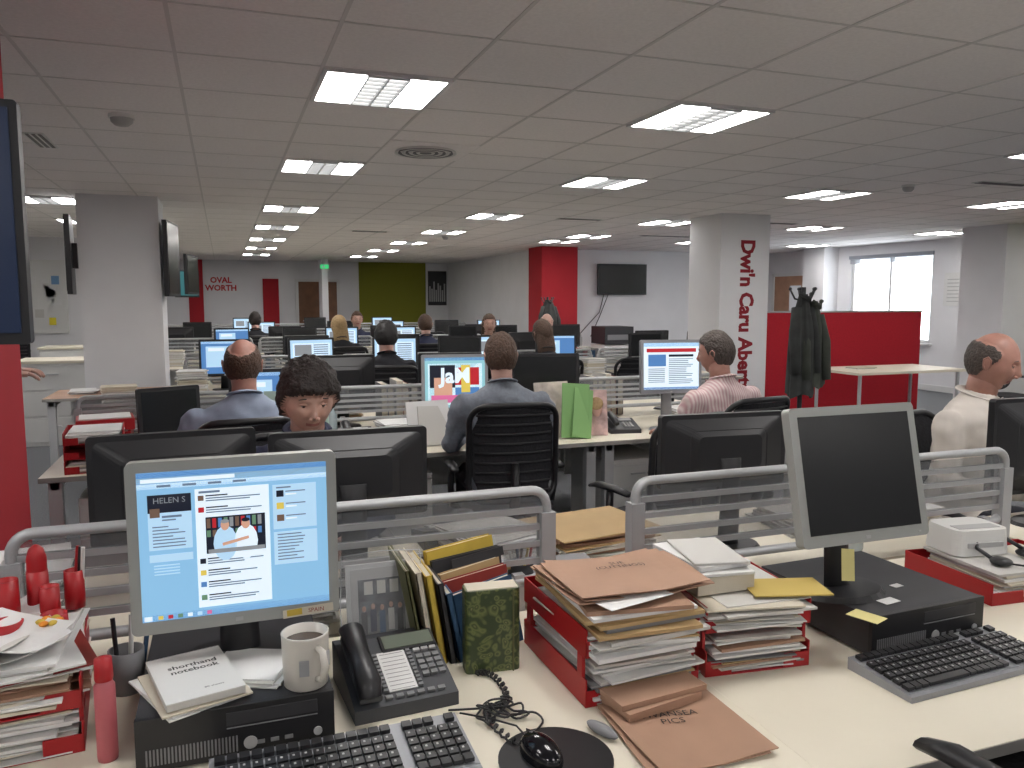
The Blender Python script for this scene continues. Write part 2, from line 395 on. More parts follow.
# ------------------------------------------------------------ monitors
def S(b,e,w,h,x0,y0,x1,y1,m,l=1):
    b.box((-w/2+w*(x0+x1)/2,e-.0006*l,h/2-h*(y0+y1)/2),(w*abs(x1-x0),.0006,h*abs(y1-y0)),m,T=b.PT)
def monitor(name,x,y,z,rz,w=.41,h=.34,zb=.1,tilt=0,bez=BLK,scr=SCROFF,draw=None,bz=.02,back=None,extra=None):
    b=B(); back=back or bez
    PT=TR(0,0,zb+h/2,-tilt,0,0); b.PT=PT
    b.prism(rrect(w,h,.012),.028,bez,PT@TR(0,.014,0,90))
    b.prism(rrect(w-.03,h-.03,.02),.03,back,PT@TR(0,.014,0,-90),rrect(w*.62,h*.6,.03))
    b.prism(rrect(w*.6,h*.58,.02),.012,back,PT@TR(0,.044,0,-90),rrect(w*.5,h*.45,.02))
    for i in range(7): b.box((0,.048,h*.18-.012*i),(w*.4,.002,.004),BLK2,T=PT)
    sw,sh=w-2*bz,h-2*bz-.006
    b.box((0,-.0145,.003),(sw,.001,sh),scr,T=PT)
    b.box((0,-.0145,-h/2+bz*.55),(.014,.001,.008),LGREY,T=PT)
    b.box((w*.42,-.0145,-h/2+bz*.5),(.008,.002,.004),LGREY,T=PT)
    if extra: extra(b,w,h)
    if draw:
        b.PT=PT@TR(0,0,.003); draw(b,-.0152,sw,sh)
    b.tube([(0,.05,.012),(0,.065,zb+h*.2),(0,.055,zb+h*.42)],[(.04,.014),(.035,.014),(.04,.012)],back,seg=12)
    b.prism([(.12*math.cos(t*math.pi/14),.09*math.sin(t*math.pi/14)) for t in range(28)],.012,back,TR(0,.04,0),[(.11*math.cos(t*math.pi/14),.08*math.sin(t*math.pi/14)) for t in range(28)])
    return b.out(name,(x,y,z),rz,.0015)
EW=em('scr_white',224,238,248,.95); EB=em('scr_blue',134,184,220,.95); EB2=em('scr_blue2',176,210,236,.95); EB3=em('scr_midblue',84,134,194,.8)
ED=em('scr_dark',25,30,45,.8); ET=em('scr_text',110,130,155,.7); ER=em('scr_red',190,40,50,.8); EY=em('scr_yellow',225,200,90,.8); EK=em('scr_skin',215,165,140,.8)
EG=em('scr_green',110,150,120,.7); EGR=em('scr_grey',150,155,160,.7); EBR=em('scr_brown',120,95,80,.7); EP=em('scr_pink',220,110,160,.8); EC=em('scr_cyan',150,205,215,.8)
def page(b,e,w,h):
    q=lambda *a:S(b,e,w,h,*a)
    q(0,0,1,1,EB)
    q(0,0,1,.035,EB3); q(0,.035,1,.075,EGR); q(.02,.042,.5,.068,EW,2); q(0,.075,1,.11,EW); q(0,.955,1,1,EB3)
    q(.01,.962,.05,.994,EW,2); 
    for i in range(6): q(.08+.05*i,.965,.105+.05*i,.990,(EY,ER,EG,EW,EB2,EP)[i],2)
    for i in range(4): q(.10+.13*i,.085,.17+.13*i,.1,ET,2)
    q(.05,.15,.27,.27,ED,2)
    b.text('HELEN S',.0155,EGR,b.PT@TR(-w/2+w*.16,e-.002,h/2-h*.19,90,0,0))
    q(.05,.27,.27,.52,EB2,2); q(.06,.24,.11,.30,EBR,3); q(.12,.29,.22,.305,ET,3); q(.12,.315,.19,.325,ET,3)
    for i in range(7): q(.07,.36+.022*i,.10+.12*random.random()+.02,.368+.022*i,ET,3)
    q(.05,.55,.27,.60,EB2,2)
    for i in range(4): q(.07,.62+.02*i,.2,.628+.02*i,EB2,3)
    q(.29,.13,.68,.94,EW,2)
    q(.31,.145,.42,.16,ET,3)
    for k,y0 in enumerate((.17,.25,.60,.68,.76,.85)):
        q(.305,y0+.005,.335,y0+.04,(EBR,ER,ED,EY,EB3,EG)[k],3)
        q(.345,y0+.004,.46,y0+.013,ED,3)
        q(.345,y0+.022,.65-.05*random.random(),y0+.030,ET,3); q(.345,y0+.038,.60-.1*random.random(),y0+.046,ET,3)
    q(.34,.325,.655,.575,ED,3)
    for i in range(10): q(.345+.03*i,.335,.365+.03*i,.40,(EBR,ER,EB3,EG,EGR)[i%5],4)
    for i in range(10): q(.345+.03*i,.415,.365+.03*i,.46,(EG,EBR,EGR,ER,EB3)[i%5],4)
    for cx,cc in ((.44,EB2),(.55,EW)):
        b.prism([(.022*math.cos(t*.4488),.035*math.sin(t*.4488)) for t in range(14)],.0006,cc,b.PT@TR(-w/2+w*cx,e-.0030,h/2-h*.51,90))
        b.prism([(.008*math.cos(t*.4488),.011*math.sin(t*.4488)) for t in range(14)],.0006,EK,b.PT@TR(-w/2+w*cx,e-.0034,h/2-h*.385,90))
        b.prism([(.008*math.cos(t*.4488),.004*math.sin(t*.4488)) for t in range(14)],.0006,EGR if cx<.5 else ED,b.PT@TR(-w/2+w*cx,e-.0038,h/2-h*.36,90))
    b.box((-w/2+w*.495,e-.0036,h/2-h*.50),(.05,.0006,.006),EK,(0,-12,0),T=b.PT)
    q(.35,.545,.65,.573,EGR,7)
    q(.70,.14,.94,.45,EB2,2); q(.72,.155,.8,.165,ET,3)
    for k in range(3): q(.72,.18+.085*k,.76,.225+.085*k,(ED,EY,EBR)[k],3); q(.77,.185+.085*k,.88,.193+.085*k,ET,3); q(.77,.205+.085*k,.83,.215+.085*k,EW,3)
    q(.70,.47,.94,.70,EB2,2)
    for i in range(9): q(.72,.485+.022*i,.80+.08*random.random(),.493+.022*i,ET,3)
PCT=.82
SILVM=mat('monitor_silver',srgb(158,160,156),.4,.2)
BKY=mat('book_yellow',srgb(196,168,66),.6,var=.1,scale=20)
def sticker(b,w,h):
    b.box((w*.34,-.0155,-h/2+.010),(.10,.001,.017),PAPER3,(0,-3,0),T=b.PT)
    b.text('SPAIN',.012,INKR,b.PT@TR(w*.38,-.0165,-h/2+.0105,90,0,0)); b.box((w*.27,-.0162,-h/2+.010),(.03,.0005,.013),BKY,(0,-3,0),T=b.PT)
monitor('computer_monitor',.01,1.64,PCT,0,.39,.335,.09,1,SILVM,EB,page,bz=.02,back=BLK,extra=sticker)
monitor('computer_monitor',1.44,1.52,PCT,0,.38,.33,.145,13,SILVM,SCROFF,None,bz=.022,back=BLK)
monitor('computer_monitor',-.14,2.36,DZ,184,.43,.30,.17,0,BLK)
monitor('computer_monitor',.33,2.30,DZ,180,.45,.26,.20,0,BLK)
monitor('computer_monitor',1.58,2.28,DZ,176,.47,.25,.20,0,BLK)
def cover(b,e,w,h):
    q=lambda *a:S(b,e,w,h,*a)
    q(0,0,1,1,EC); q(0,0,1,.06,EB3)
    q(.05,.12,.95,.95,EW); q(.08,.15,.5,.6,ED,2); q(.5,.2,.9,.55,ER,2); q(.15,.4,.45,.9,EK,3); q(.5,.6,.9,.9,EB3,2); q(.1,.75,.6,.9,EP,4); q(.6,.15,.75,.7,EY,3)
    b.text('JaM',.13,EW,b.PT@TR(0,e-.004,.04,90,0,-0),off=.004)
def news(b,e,w,h):
    q=lambda *a:S(b,e,w,h,*a)
    q(0,0,1,1,EW); q(0,0,1,.08,EB); q(.05,.12,.95,.2,ER,2)
    q(.08,.25,.4,.5,EB3,2); q(.45,.25,.9,.3,ED,2)
    for i in range(14): q(.45,.34+.04*i,.75+.15*random.random(),.355+.04*i,ET,2)
    for i in range(8): q(.08,.55+.04*i,.38,.565+.04*i,ET,2)
    q(0,.95,1,1,EB3)
def blues(b,e,w,h):
    q=lambda *a:S(b,e,w,h,*a)
    q(0,0,1,1,EB3); q(0,0,1,.07,EB2); q(.1,.15,.6,.8,EB2,2); q(.15,.2,.5,.3,EW,3)
def docs(b,e,w,h):
    q=lambda *a:S(b,e,w,h,*a)
    q(0,0,1,1,EB2); q(.05,.1,.95,.95,EW,1); q(.1,.15,.5,.5,EGR,2)
    for i in range(10): q(.55,.15+.07*i,.9,.18+.07*i,ET,2)
monitor('computer_monitor',1.36,4.84,DZ,-8,.42,.36,.13,3,SILVD,EC,cover)
monitor('computer_monitor',2.66,4.42,DZ,-8,.41,.34,.24,3,SILVD,EW,news)
monitor('computer_monitor',1.98,4.86,DZ,-10,.46,.34,.14,3,BLK)
monitor('computer_monitor',.22,4.86,DZ,-3,.41,.33,.10,3,BLK,EB3,blues)
monitor('computer_monitor',-.30,4.80,DZ,24,.34,.27,.08,3,BLK)
monitor('computer_monitor',2.85,2.12,DZ,178,.45,.36,.11,0,BLK)
# ------------------------------------------------------------ people
def remesh(b,vox,it=3):
    me=b.mesh('tmp'); o=bpy.data.objects.new('tmp',me); sc.collection.objects.link(o)
    r=o.modifiers.new('r','REMESH'); r.mode='VOXEL'; r.voxel_size=vox
    s=o.modifiers.new('s','SMOOTH'); s.factor=.5; s.iterations=it
    dg=bpy.context.evaluated_depsgraph_get(); m2=bpy.data.meshes.new_from_object(o.evaluated_get(dg))
    vs=[v.co.copy() for v in m2.vertices]; fs=[tuple(p.vertices) for p in m2.polygons]
    bpy.data.objects.remove(o); bpy.data.meshes.remove(me); bpy.data.meshes.remove(m2)
    return vs,fs
def g(x,c,s): return math.exp(-((x-c)/s)**2)
def interp(x,P):
    if x<=P[0][0]: return P[0][1]
    for (a,va),(c,vc) in zip(P,P[1:]):
        if x<=c: return va+(vc-va)*(x-a)/(c-a)
    return P[-1][1]
LIP=mat('lips',srgb(150,94,88),.6); EYEW=mat('eye_white',(.38,.37,.36),.3); IRIS=mat('iris',(.02,.015,.012),.2)
def head(b,T,skin,hair,style='short',nu=40,nv=32,thick=.014,detail=True,seed=0):
    vs=[];fs=[];ms=[]
    def mask(d):
        thr=interp(d.y,[(-1,-.62),(-.3,-.55),(-.05,-.12),(.2,.0),(.42,.42),(.75,.52),(1,.6)])+.05*noise.noise(d*9+Vector((seed,1,2)))
        if style=='fringe': thr=interp(d.y,[(-1,-.66),(-.3,-.6),(-.05,-.2),(.2,-.08),(.42,.22),(.75,.32),(1,.40)])+.09*noise.noise(Vector((d.x*9,d.y*3,0)))
        if style=='long': thr=interp(d.y,[(-1,-1.2),(-.1,-1.0),(.15,-.6),(.42,.4),(1,.6)])
        m=max(0,min(1,(d.z-thr)/.14+.5))
        if style=='bald': 
            lim=interp(d.y,[(-1,.62),(0,.58),(.35,.42),(.6,.1),(1,0)])+.06*noise.noise(d*8)
            m*=max(0,min(1,(lim-d.z)/.16))
        if style=='crown':
            ax=Vector((0,-.38,.92)).normalized(); m*=max(0,min(1,(.72+.05*noise.noise(d*6)-d.dot(ax))/.14))
        return m
    msk=[]
    for j in range(nv+1):
        th=math.pi*j/nv
        for i in range(nu):
            ph=2*math.pi*i/nu
            d=Vector((math.sin(th)*math.cos(ph),math.sin(th)*math.sin(ph),math.cos(th)))
            x,y,z=d.x*.078,d.y*.097,d.z*.118
            if d.z<0:
                k=(-d.z)**1.6
                x*=1-.20*k
                if d.y<0: y*=1-.42*k
                else: y*=1+.02*k
            if d.y>0:
                ax=abs(d.x)
                y+=.022*g(d.x,0,.12)*g(d.z,-.22,.12)+.011*g(d.x,0,.10)*g(d.z,-.02,.18)
                y-=.011*g(ax,.38,.17)*g(d.z,.06,.10)
                y+=.005*g(ax,.33,.25)*g(d.z,.22,.08)
                y+=.004*g(ax,.45,.15)*g(d.z,-.25,.15)
                y+=.005*g(d.x,0,.22)*(g(d.z,-.47,.045)+g(d.z,-.57,.045))
                y-=.004*g(d.x,0,.25)*g(d.z,-.68,.07)
                y+=.010*g(d.x,0,.28)*g(d.z,-.86,.14)
                x*=1+.05*g(ax,.75,.2)*g(d.z,-.15,.15)
                y-=.0025*g(ax,.30,.05)*g(d.z,-.38,.10)
            m=mask(d); msk.append(m)
            if m>0:
                t=m*(thick+.35*thick*noise.noise(d*4+Vector((seed,0,0)))+.14*thick*noise.noise(Vector((d.x*13,d.y*13,d.z*5+seed)))+.16*thick*noise.noise(Vector((d.x*46,d.y*46,d.z*9+seed)))+.004*max(0,d.z))
                x+=d.x*t;y+=d.y*t;z+=d.z*t
            vs.append((x,y,z))
    for j in range(nv):
        for i in range(nu):
            f=(j*nu+i,(j+1)*nu+i,(j+1)*nu+(i+1)%nu,j*nu+(i+1)%nu)
            fs.append(f); mm=sum(msk[k] for k in f)/4
            c=sum((Vector(vs[k]) for k in f),Vector())/4
            if mm>.45: ms.append(hair)
            elif c.y>.07 and abs(c.x)<.022 and -.068<c.z<-.056: ms.append(LIP)
            else: ms.append(skin)
    b.add(vs,fs,ms,True,T)
    for sx in (-1,1):
        b.sph((sx*.080,-.006,-.008),(.009,.017,.029),skin,(12,0,-sx*16),10,8,T=T)
        b.tube([(sx*.084,.010,-.018),(sx*.089,.006,.010),(sx*.091,-.008,.020),(sx*.091,-.020,.008),(sx*.087,-.016,-.016),(sx*.084,-.004,-.034)],[.003,.0035,.004,.004,.0035,.005],skin,seg=6,T=T)
        if detail:
            b.sph((sx*.031,.0715,.005),(.0125,.011,.009),EYEW,T=T); b.sph((sx*.031,.0800,.0035),(.0060,.004,.0055),IRIS,T=T,nu=8,nv=6)
            b.tube([(sx*.017,.082,.009),(sx*.031,.0855,.0110),(sx*.044,.077,.008)],[.003,.0048,.003],skin,seg=6,T=T)
            b.tube([(sx*.018,.081,-.001),(sx*.031,.083,-.003),(sx*.043,.077,.0)],[.002,.003,.002],skin,seg=6,T=T)
            b.tube([(sx*.015,.0895,.030),(sx*.03,.0895,.032),(sx*.048,.079,.026)],[.0018,.0026,.0014],hair,seg=6,T=T)
            b.sph((sx*.011,.102,-.034),(.007,.009,.006),skin,nu=8,nv=6,T=T)
def hand(b,T,skin,side=1,curl=18):
    b.tube([(0,-.02,0),(0,.02,0),(0,.06,0),(0,.088,-.002)],[(.024,.018),(.032,.017),(.040,.015),(.038,.012)],skin,seg=12,T=T)
    L=[.062,.072,.067,.052]
    for i,l in enumerate(L):
        x0=side*(-.029+.019*i)*-1
        p=Vector((x0,.082,0)); P=[p.copy()]; a=RAD(4)
        for k,fr in enumerate((.45,.32,.23)):
            a+=RAD(curl); p=p+Vector((x0*.06,math.cos(a)*l*fr,-math.sin(a)*l*fr)); P.append(p.copy())
        b.tube(P,[.0095,.009,.008,.006],skin,seg=8,T=T)
    s=side
    b.tube([(s*.02,.015,-.004),(s*.045,.040,-.010),(s*.056,.065,-.014),(s*.056,.085,-.018)],[.014,.012,.010,.007],skin,seg=8,T=T)
def skinmat(name,c):
    m=mat(name,c,.5,var=.10,scale=22,bump=.06)
    p=m.node_tree.nodes['Principled BSDF']; p.inputs['Subsurface Weight'].default_value=.12; p.inputs['Subsurface Radius'].default_value=(.02,.008,.005); p.inputs['Subsurface Scale'].default_value=.3
    return m
SK=skinmat('skin_fair',srgb(184,146,132)); SK2=skinmat('skin_ruddy',srgb(172,126,112))
def person(name,hx,hy,face,shirt,trous,hair,style='short',skin=SK,lean=.12,hyaw=0,hpitch=0,hroll=0,thick=.014,vox=.015,scale=1.0,detail=True,hands=True,elb=None,wr=None,width=1.0,dz=0,seed=0,standing=False,collar=True,hd=0,near=False):
    b=B(); t=B()
    hoff=-.02+lean*.78
    yy=lambda z:-.05+lean*(z-.5)
    RG=[(.46,.165,.12),(.52,.178,.128),(.60,.168,.128),(.70,.162,.124),(.80,.172,.124),(.90,.190,.126),(.97,.205,.120),(1.02,.195,.105),(1.055,.145,.088),(1.085,.090,.072),(1.11,.064,.062),(1.125,.056,.056)]
    t.tube([(0,yy(z)+(.012 if .75<z<1 else 0),z) for z,_,_ in RG],[(a*width,c*(.5+.5*width)) for _,a,c in RG],shirt,seg=20)
    el=elb or (.25,.05,.76); w=wr or (.15,.32,.765)
    wrs=[]
    for sx in (-1,1):
        S0=Vector((sx*.178*width,yy(.97),1.0)); E0=Vector((sx*el[0]*width,yy(.97)+el[1],el[2])); W0=Vector((sx*w[0],yy(.97)+w[1],w[2]))
        t.tube([S0,S0.lerp(E0,.15)+Vector((sx*.02,0,.0)),S0.lerp(E0,.5)+Vector((sx*.012,0,0)),E0,E0.lerp(W0,.3),W0],[.062,.064,.056,.048,.046,.034],shirt,seg=12)
        t.sph((S0.x+sx*.012,S0.y,S0.z-.005),.064,shirt)
        wrs.append((sx,W0,(W0-E0).normalized()))
        if standing:
            t.tube([(sx*.09,-.02,.52),(sx*.1,-.01,.05),(sx*.105,0,-.32)],[.095,.065,.05],trous,seg=12)
        else:
            t.tube([(sx*.085,-.04,.53),(sx*.11,.15,.555),(sx*.13,.36,.54),(sx*.13,.40,.50),(sx*.13,.39,.30),(sx*.13,.36,.10)],[.10,.088,.068,.064,.056,.045],trous,seg=12)
    vs,fs=remesh(t,vox)
    for v in vs:
        if v.z>.5:
            q=.006*noise.noise(Vector((v.x*9,v.y*9,v.z*16+seed*5)))+.004*noise.noise(Vector((v.x*20,v.y*20,v.z*30)))
            q+=.004*(1-abs(noise.noise(Vector((v.x*7+3,v.y*7,v.z*11+v.x*8+seed)))*3)) if near else 0
            c=Vector((v.x,v.y-yy(v.z),0)); 
            if c.length>.01: v+=c.normalized()*q*1.5
    ms=[]
    for f in fs:
        c=sum((vs[i] for i in f),Vector())/len(f)
        ms.append(trous if (c.z<.545 or (c.z<.64 and c.y>.14+yy(.6) and abs(c.x)<.24)) else shirt)
    b.add(vs,fs,ms,True)
    nb=Vector((0,yy(1.08),1.09)); hc=Vector((0,yy(1.08)+.035+lean*.12,1.247-hd))
    b.tube([nb+Vector((0,0,-.03)),nb.lerp(hc,.35),nb.lerp(hc,.66)],[(.060,.060),(.056,.060),(.060,.064)],skin,seg=16)
    if collar:
        b.tube([nb+Vector((.064*math.cos(a*math.pi/8),.068*math.sin(a*math.pi/8),.020-.024*(math.sin(a*math.pi/8)))) for a in range(16)],(.006,.020),shirt,closed=True,ref=(0,0,1))
        for sx in (-1,1): b.prism([(0,0),(sx*.05,.012),(sx*.028,-.045)] if sx>0 else [(0,0),(-.028,-.045),(-.05,.012)],.006,shirt,TR(nb.x,nb.y+.078,nb.z-.004,62,0,180))
    head(b,TR(hc.x,hc.y,hc.z,hpitch,hroll,hyaw),skin,hair,style,thick=thick,detail=detail,nu=110 if near else (48 if detail else 24),nv=84 if near else (40 if detail else 18),seed=seed)
    if style=='long':
        b.tube([(0,hc.y-.03,hc.z+.06),(0,hc.y-.055,hc.z-.04),(0,hc.y-.075,hc.z-.14),(0,hc.y-.085,hc.z-.24)],[(.07,.055),(.088,.05),(.095,.04),(.07,.025)],hair,seg=16)
    if hands:
        for sx,W0,dr in wrs:
            an=math.degrees(math.atan2(-dr.x,dr.y)); 
            b.tube([W0-dr*.03,W0+dr*.012],[.027,.025],skin,seg=10)
            hand(b,TR(W0.x+dr.x*.015,W0.y+dr.y*.015,W0.z,0,0,an*.6),skin,side=-sx)
    for sx in (-1,1):
        if standing: b.tube([(sx*.105,-.07,-.345),(sx*.105,0,-.34),(sx*.11,.13,-.355),(sx*.11,.17,-.36)],[(.035,.03),(.042,.045),(.045,.03),(.03,.02)],BLK,seg=12)
        else: b.tube([(sx*.13,.29,.045),(sx*.13,.36,.055),(sx*.135,.49,.04),(sx*.135,.55,.03)],[(.033,.04),(.042,.05),(.045,.035),(.03,.02)],BLK,seg=12)
    a=RAD(face); fx,fy=-math.sin(a),math.cos(a)
    o=b.out(name,(hx-fx*hoff,hy-fy*hoff,dz),face)
    o.scale=(scale,)*3
    return hx-fx*hoff,hy-fy*hoff
SH1=mat('shirt_blue_grey',srgb(146,158,178),.85,var=.06,scale=30); SH4=mat('shirt_grey',srgb(114,120,130),.85,var=.12,scale=60)
def stripes(name,c1,c2,sc_):
    m=mat(name,c1,.85); nt=m.node_tree; p=nt.nodes['Principled BSDF']
    tc=nt.nodes.new('ShaderNodeTexCoord'); w=nt.nodes.new('ShaderNodeTexWave'); w.inputs['Scale'].default_value=sc_
    r=nt.nodes.new('ShaderNodeValToRGB'); r.color_ramp.elements[0].color=(*c1,1); r.color_ramp.elements[1].color=(*c2,1)
    nt.links.new(tc.outputs['Object'],w.inputs['Vector']); nt.links.new(w.outputs['Fac'],r.inputs['Fac']); nt.links.new(r.outputs['Color'],p.inputs['Base Color']); return m
SH5=stripes('shirt_pink_stripe',srgb(212,198,196),srgb(186,150,152),17)
SHW=mat('shirt_white',srgb(205,198,190),.85,var=.04,scale=12); SHK=mat('top_black',(.015,.015,.02),.9); TRO=mat('trousers_dark',(.03,.03,.04),.9)
SHN=mat('top_navy',srgb(40,45,70),.9)
HB=mat('hair_dark_brown',srgb(36,27,24),.6,var=.4,scale=90,bump=.8); HB2=mat('hair_brown',srgb(78,57,44),.65,var=.35,scale=90,bump=1); HG=mat('hair_grey_brown',srgb(76,67,62),.65,var=.35,scale=90,bump=.9)
HBL=mat('hair_blond',srgb(160,134,95),.7,var=.2,scale=50,bump=.4); HK=mat('hair_black',(.012,.01,.01),.6,bump=.4,scale=50)
def sit(*a,**k):
    x,y=person(*a,**k); f=a[3]; chair(x,y,f)
sit('man_facing_camera',.258,2.70,180,SHN,TRO,HB,'fringe',SK,lean=.3,hyaw=6,hpitch=-15,thick=.024,elb=(.24,.12,.8),wr=(.12,.22,.77),seed=2,hd=.022,near=True)
sit('man_bald_crown',.08,3.98,4,SH1,TRO,HB2,'crown',SK2,lean=.06,hyaw=-12,hpitch=-4,width=1.14,thick=.008,near=True,seed=4)
sit('man_grey_shirt',1.41,4.10,-6,SH4,TRO,HB2,'short',SK,lean=.08,thick=.012,width=1.12,near=True,seed=6)
sit('man_striped_shirt',2.64,3.90,10,SH5,TRO,HG,'short',SK2,lean=.12,hyaw=28,hpitch=-6,thick=.012,width=1.10,near=True,seed=8)
sit('woman_in_black_top',1.27,6.62,-5,SHK,TRO,HK,'short',SK,lean=.08,hpitch=-8,thick=.02)
sit('man_white_shirt',3.07,2.50,196,SHW,TRO,HG,'bald',SK2,lean=.10,hyaw=16,hpitch=-16,thick=.007,width=1.12,scale=1.035,near=True,seed=10)
for i,(x_,y_,f_,sh,hr,st) in enumerate([(1.25,9.35,10,SHK,HBL,'long'),(1.95,12.5,180,SHN,HB2,'short'),(2.35,9.7,0,SHN,HB2,'short'),
    (3.15,9.6,170,SHW,HB2,'long'),(2.7,6.7,10,SHK,HB2,'long'),(4.1,10.0,185,SH1,HG,'bald'),(-3.0,13.6,20,SHN,HB,'short'),(.45,12.6,0,SHK,HB,'short')]):
    person('seated_colleague',x_,y_,f_,sh,TRO,hr,st,SK,lean=.1,vox=.025,detail=(abs(f_)>90),hands=True,thick=.014,seed=i)
    hoff=-.02+.078; a=RAD(f_); chair(x_+math.sin(a)*hoff,y_-math.cos(a)*hoff,f_)
person('standing_colleague',-1.62,5.0,-86,SH4,TRO,HB,'short',SK,lean=.05,vox=.02,dz=.385,standing=True,elb=(.22,.26,.80),wr=(.13,.56,.77),seed=3)
# ------------------------------------------------------------ extra chairs
chair(1.44,.93,4,CHF)
chair(8.35,6.6,170); chair(9.1,10.4,60); chair(9.9,10.8,100); chair(8.5,13.6,20); chair(9.6,13.3,-20); chair(1.95,3.40,15)
chair(3.2,13.0,0); chair(3.6,6.8,0)
# ------------------------------------------------------------ coats
def coat(name,x,y,z1,z0,r,m,seed):
    b=B(); n=36; rows=14; vs=[];fs=[]
    for j in range(rows+1):
        t=j/rows; z=z1+(z0-z1)*t
        rr=r*(.35+.65*min(1,t*3))*(1+.12*t)
        for i in range(n):
            a=2*math.pi*i/n
            k=1+.16*math.sin(5*a+seed+t*1.5)*min(1,t*2)+.09*math.sin(11*a+seed*2)
            vs.append((rr*k*math.cos(a),rr*k*math.sin(a)*.75,z+.02*math.sin(3*a+seed)*(1 if t>.9 else 0)))
    for j in range(rows):
        for i in range(n): fs.append((j*n+i,j*n+(i+1)%n,(j+1)*n+(i+1)%n,(j+1)*n+i))
    fs.append(list(range(n)))
    b.add(vs,fs,m,True)
    for sx in (-1,1):
        b.tube([(sx*r*.6,0,z1-.12),(sx*r*1.0,-.04,z1-.35),(sx*r*1.05,-.07,z1-.68)],[.045,.05,.04],m,seg=10)
    b.tube([(-.05,-.04,z1),(0,-.08,z1-.05),(.05,-.04,z1)],[.02,.025,.02],m,seg=8)
    b.out(name,(x,y,0))
CO1=mat('coat_charcoal',(.04,.043,.042),.9,var=.3,scale=8); CO2=mat('coat_green_black',(.055,.062,.05),.9,var=.3,scale=8)
def stand(x,y,h=1.78):
    b=B(); b.cyl((0,0,.02),.02,h-.02,BLK2); b.cyl((0,0,0),.18,.02,BLK2)
    for k in range(5):
        a=k*1.2566; b.tube([(0,0,h-.12),(.07*math.cos(a),.07*math.sin(a),h-.10),(.11*math.cos(a),.11*math.sin(a),h-.02)],.009,BLK2)
        b.sph((.11*math.cos(a),.11*math.sin(a),h-.015),.015,BLK2,nu=8,nv=6)
    b.out('coat_stand',(x,y,0))
stand(4.75,5.72,1.66); coat('hanging_coat',4.70,5.66,1.60,.72,.105,CO1,1.0); coat('hanging_coat',4.81,5.66,1.54,.80,.10,CO2,2.3)
stand(5.3,12.9,1.6); coat('hanging_coat',5.3,12.85,1.55,.8,.16,CO1,.4)
# ------------------------------------------------------------ clutter functions
def stackmesh(w,d,h,mats,seed=0,jit=.012,jr=4,th=.005,top=None):
    R=random.Random(seed); b=B(); zz=0
    while zz<h:
        t=th*(.5+R.random()*1.6); mm=R.choice(mats)
        b.box((R.uniform(-jit,jit),R.uniform(-jit,jit),zz+t/2),(w*R.uniform(.88,1),d*R.uniform(.9,1),t*.92),mm,(0,0,R.uniform(-jr,jr)))
        zz+=t
    if top: b.box((0,0,zz+.002),(w*1.02,d*1.02,.004),top,(0,0,jr*.5)); zz+=.005
    return b
def stack(name,x,y,z,w,d,h,rz,mats,seed=0,jit=.012,jr=4,th=.005,top=None):
    stackmesh(w,d,h,mats,seed,jit,jr,th,top).out(name,(x,y,z),rz)
def tray(name,x,y,z,w,d,tiers,gap,rz=0,m=RED):
    b=B()
    for t in range(tiers):
        z0=t*gap
        b.bb(-w/2,w/2,-d/2,d/2,z0,z0+.003,m)
        b.bb(-w/2,-w/2+.004,-d/2,d/2,z0,z0+.06,m); b.bb(w/2-.004,w/2,-d/2,d/2,z0,z0+.06,m); b.bb(-w/2,w/2,d/2-.004,d/2,z0,z0+.06,m)
        b.bb(-w/2,-w/4,-d/2,-d/2+.004,z0,z0+.035,m); b.bb(w/4,w/2,-d/2,-d/2+.004,z0,z0+.035,m)
        if t<tiers-1:
            for sx in (-1,1):
                for sy in (-1,1): b.bb(sx*(w/2-.004)-.004,sx*(w/2-.004)+.004,sy*(d/2-.03)-.012,sy*(d/2-.03)+.012,z0+.05,z0+gap,m)
    return b.out(name,(x,y,z),rz,.0012)
WH=[PAPER,PAPER,PAPER2,PAPER3]; MX=[PAPER,PAPER2,MANILA,MANILA2,PAPER,GREY]
NEWS=mat('newsprint',(.42,.41,.39),.9,var=.25,scale=60); NW=[NEWS,PAPER2,NEWS,PAPER]
def bentsheet(b,cx,cy,z,w,d,m,rz=0,lift=.012,ph=0,th=.002):
    n=10; T=TR(cx,cy,z,0,0,rz); vs=[];fs=[]
    for j in range(n+1):
        for i in range(n+1):
            u=i/n-.5; v=j/n-.5
            vs.append((u*w,v*d,th+lift*(u*u*1.6*(1+math.sin(ph))+v*v*1.2*(1+math.cos(ph)))*.6+.0015*math.sin(u*9+ph)*math.cos(v*7)))
    k=len(vs)
    vs+=[(p[0],p[1],p[2]-th) for p in vs]
    for j in range(n):
        for i in range(n):
            a=j*(n+1)+i; fs.append((a,a+1,a+n+2,a+n+1)); fs.append((k+a,k+a+n+1,k+a+n+2,k+a+1))
    for i in range(n):
        fs.append((i+1,i,k+i,k+i+1)); a=n*(n+1)+i; fs.append((a,a+1,k+a+1,k+a)); a=i*(n+1); fs.append((a,a+n+1,k+a+n+1,k+a)); a=a+n; fs.append((a+n+1,a,k+a,k+a+n+1))
    b.add(vs,fs,m,False,T)
tray('letter_tray',.80,1.585,DZ,.27,.34,2,.105,1)
stack('paper_pile',.80,1.57,DZ+.004,.24,.33,.085,2,MX,1,.014,5,.0035)
stack('envelope_pile',.80,1.54,DZ+.11,.255,.33,.085,-3,MX,2,.018,7,.005)
b=B(); bentsheet(b,0,0,.002,.32,.25,MANILA,0,.015,1); bentsheet(b,0,0,.0075,.31,.24,MANILA,3,.02,2); b.box((-.05,-.06,.012),(.17,.20,.001),PAPER,(0,0,12)); bentsheet(b,.02,0,.013,.31,.235,MANILA,-6,.02,3); bentsheet(b,0,-.02,.018,.30,.23,MANILA,-2,.014,.5)
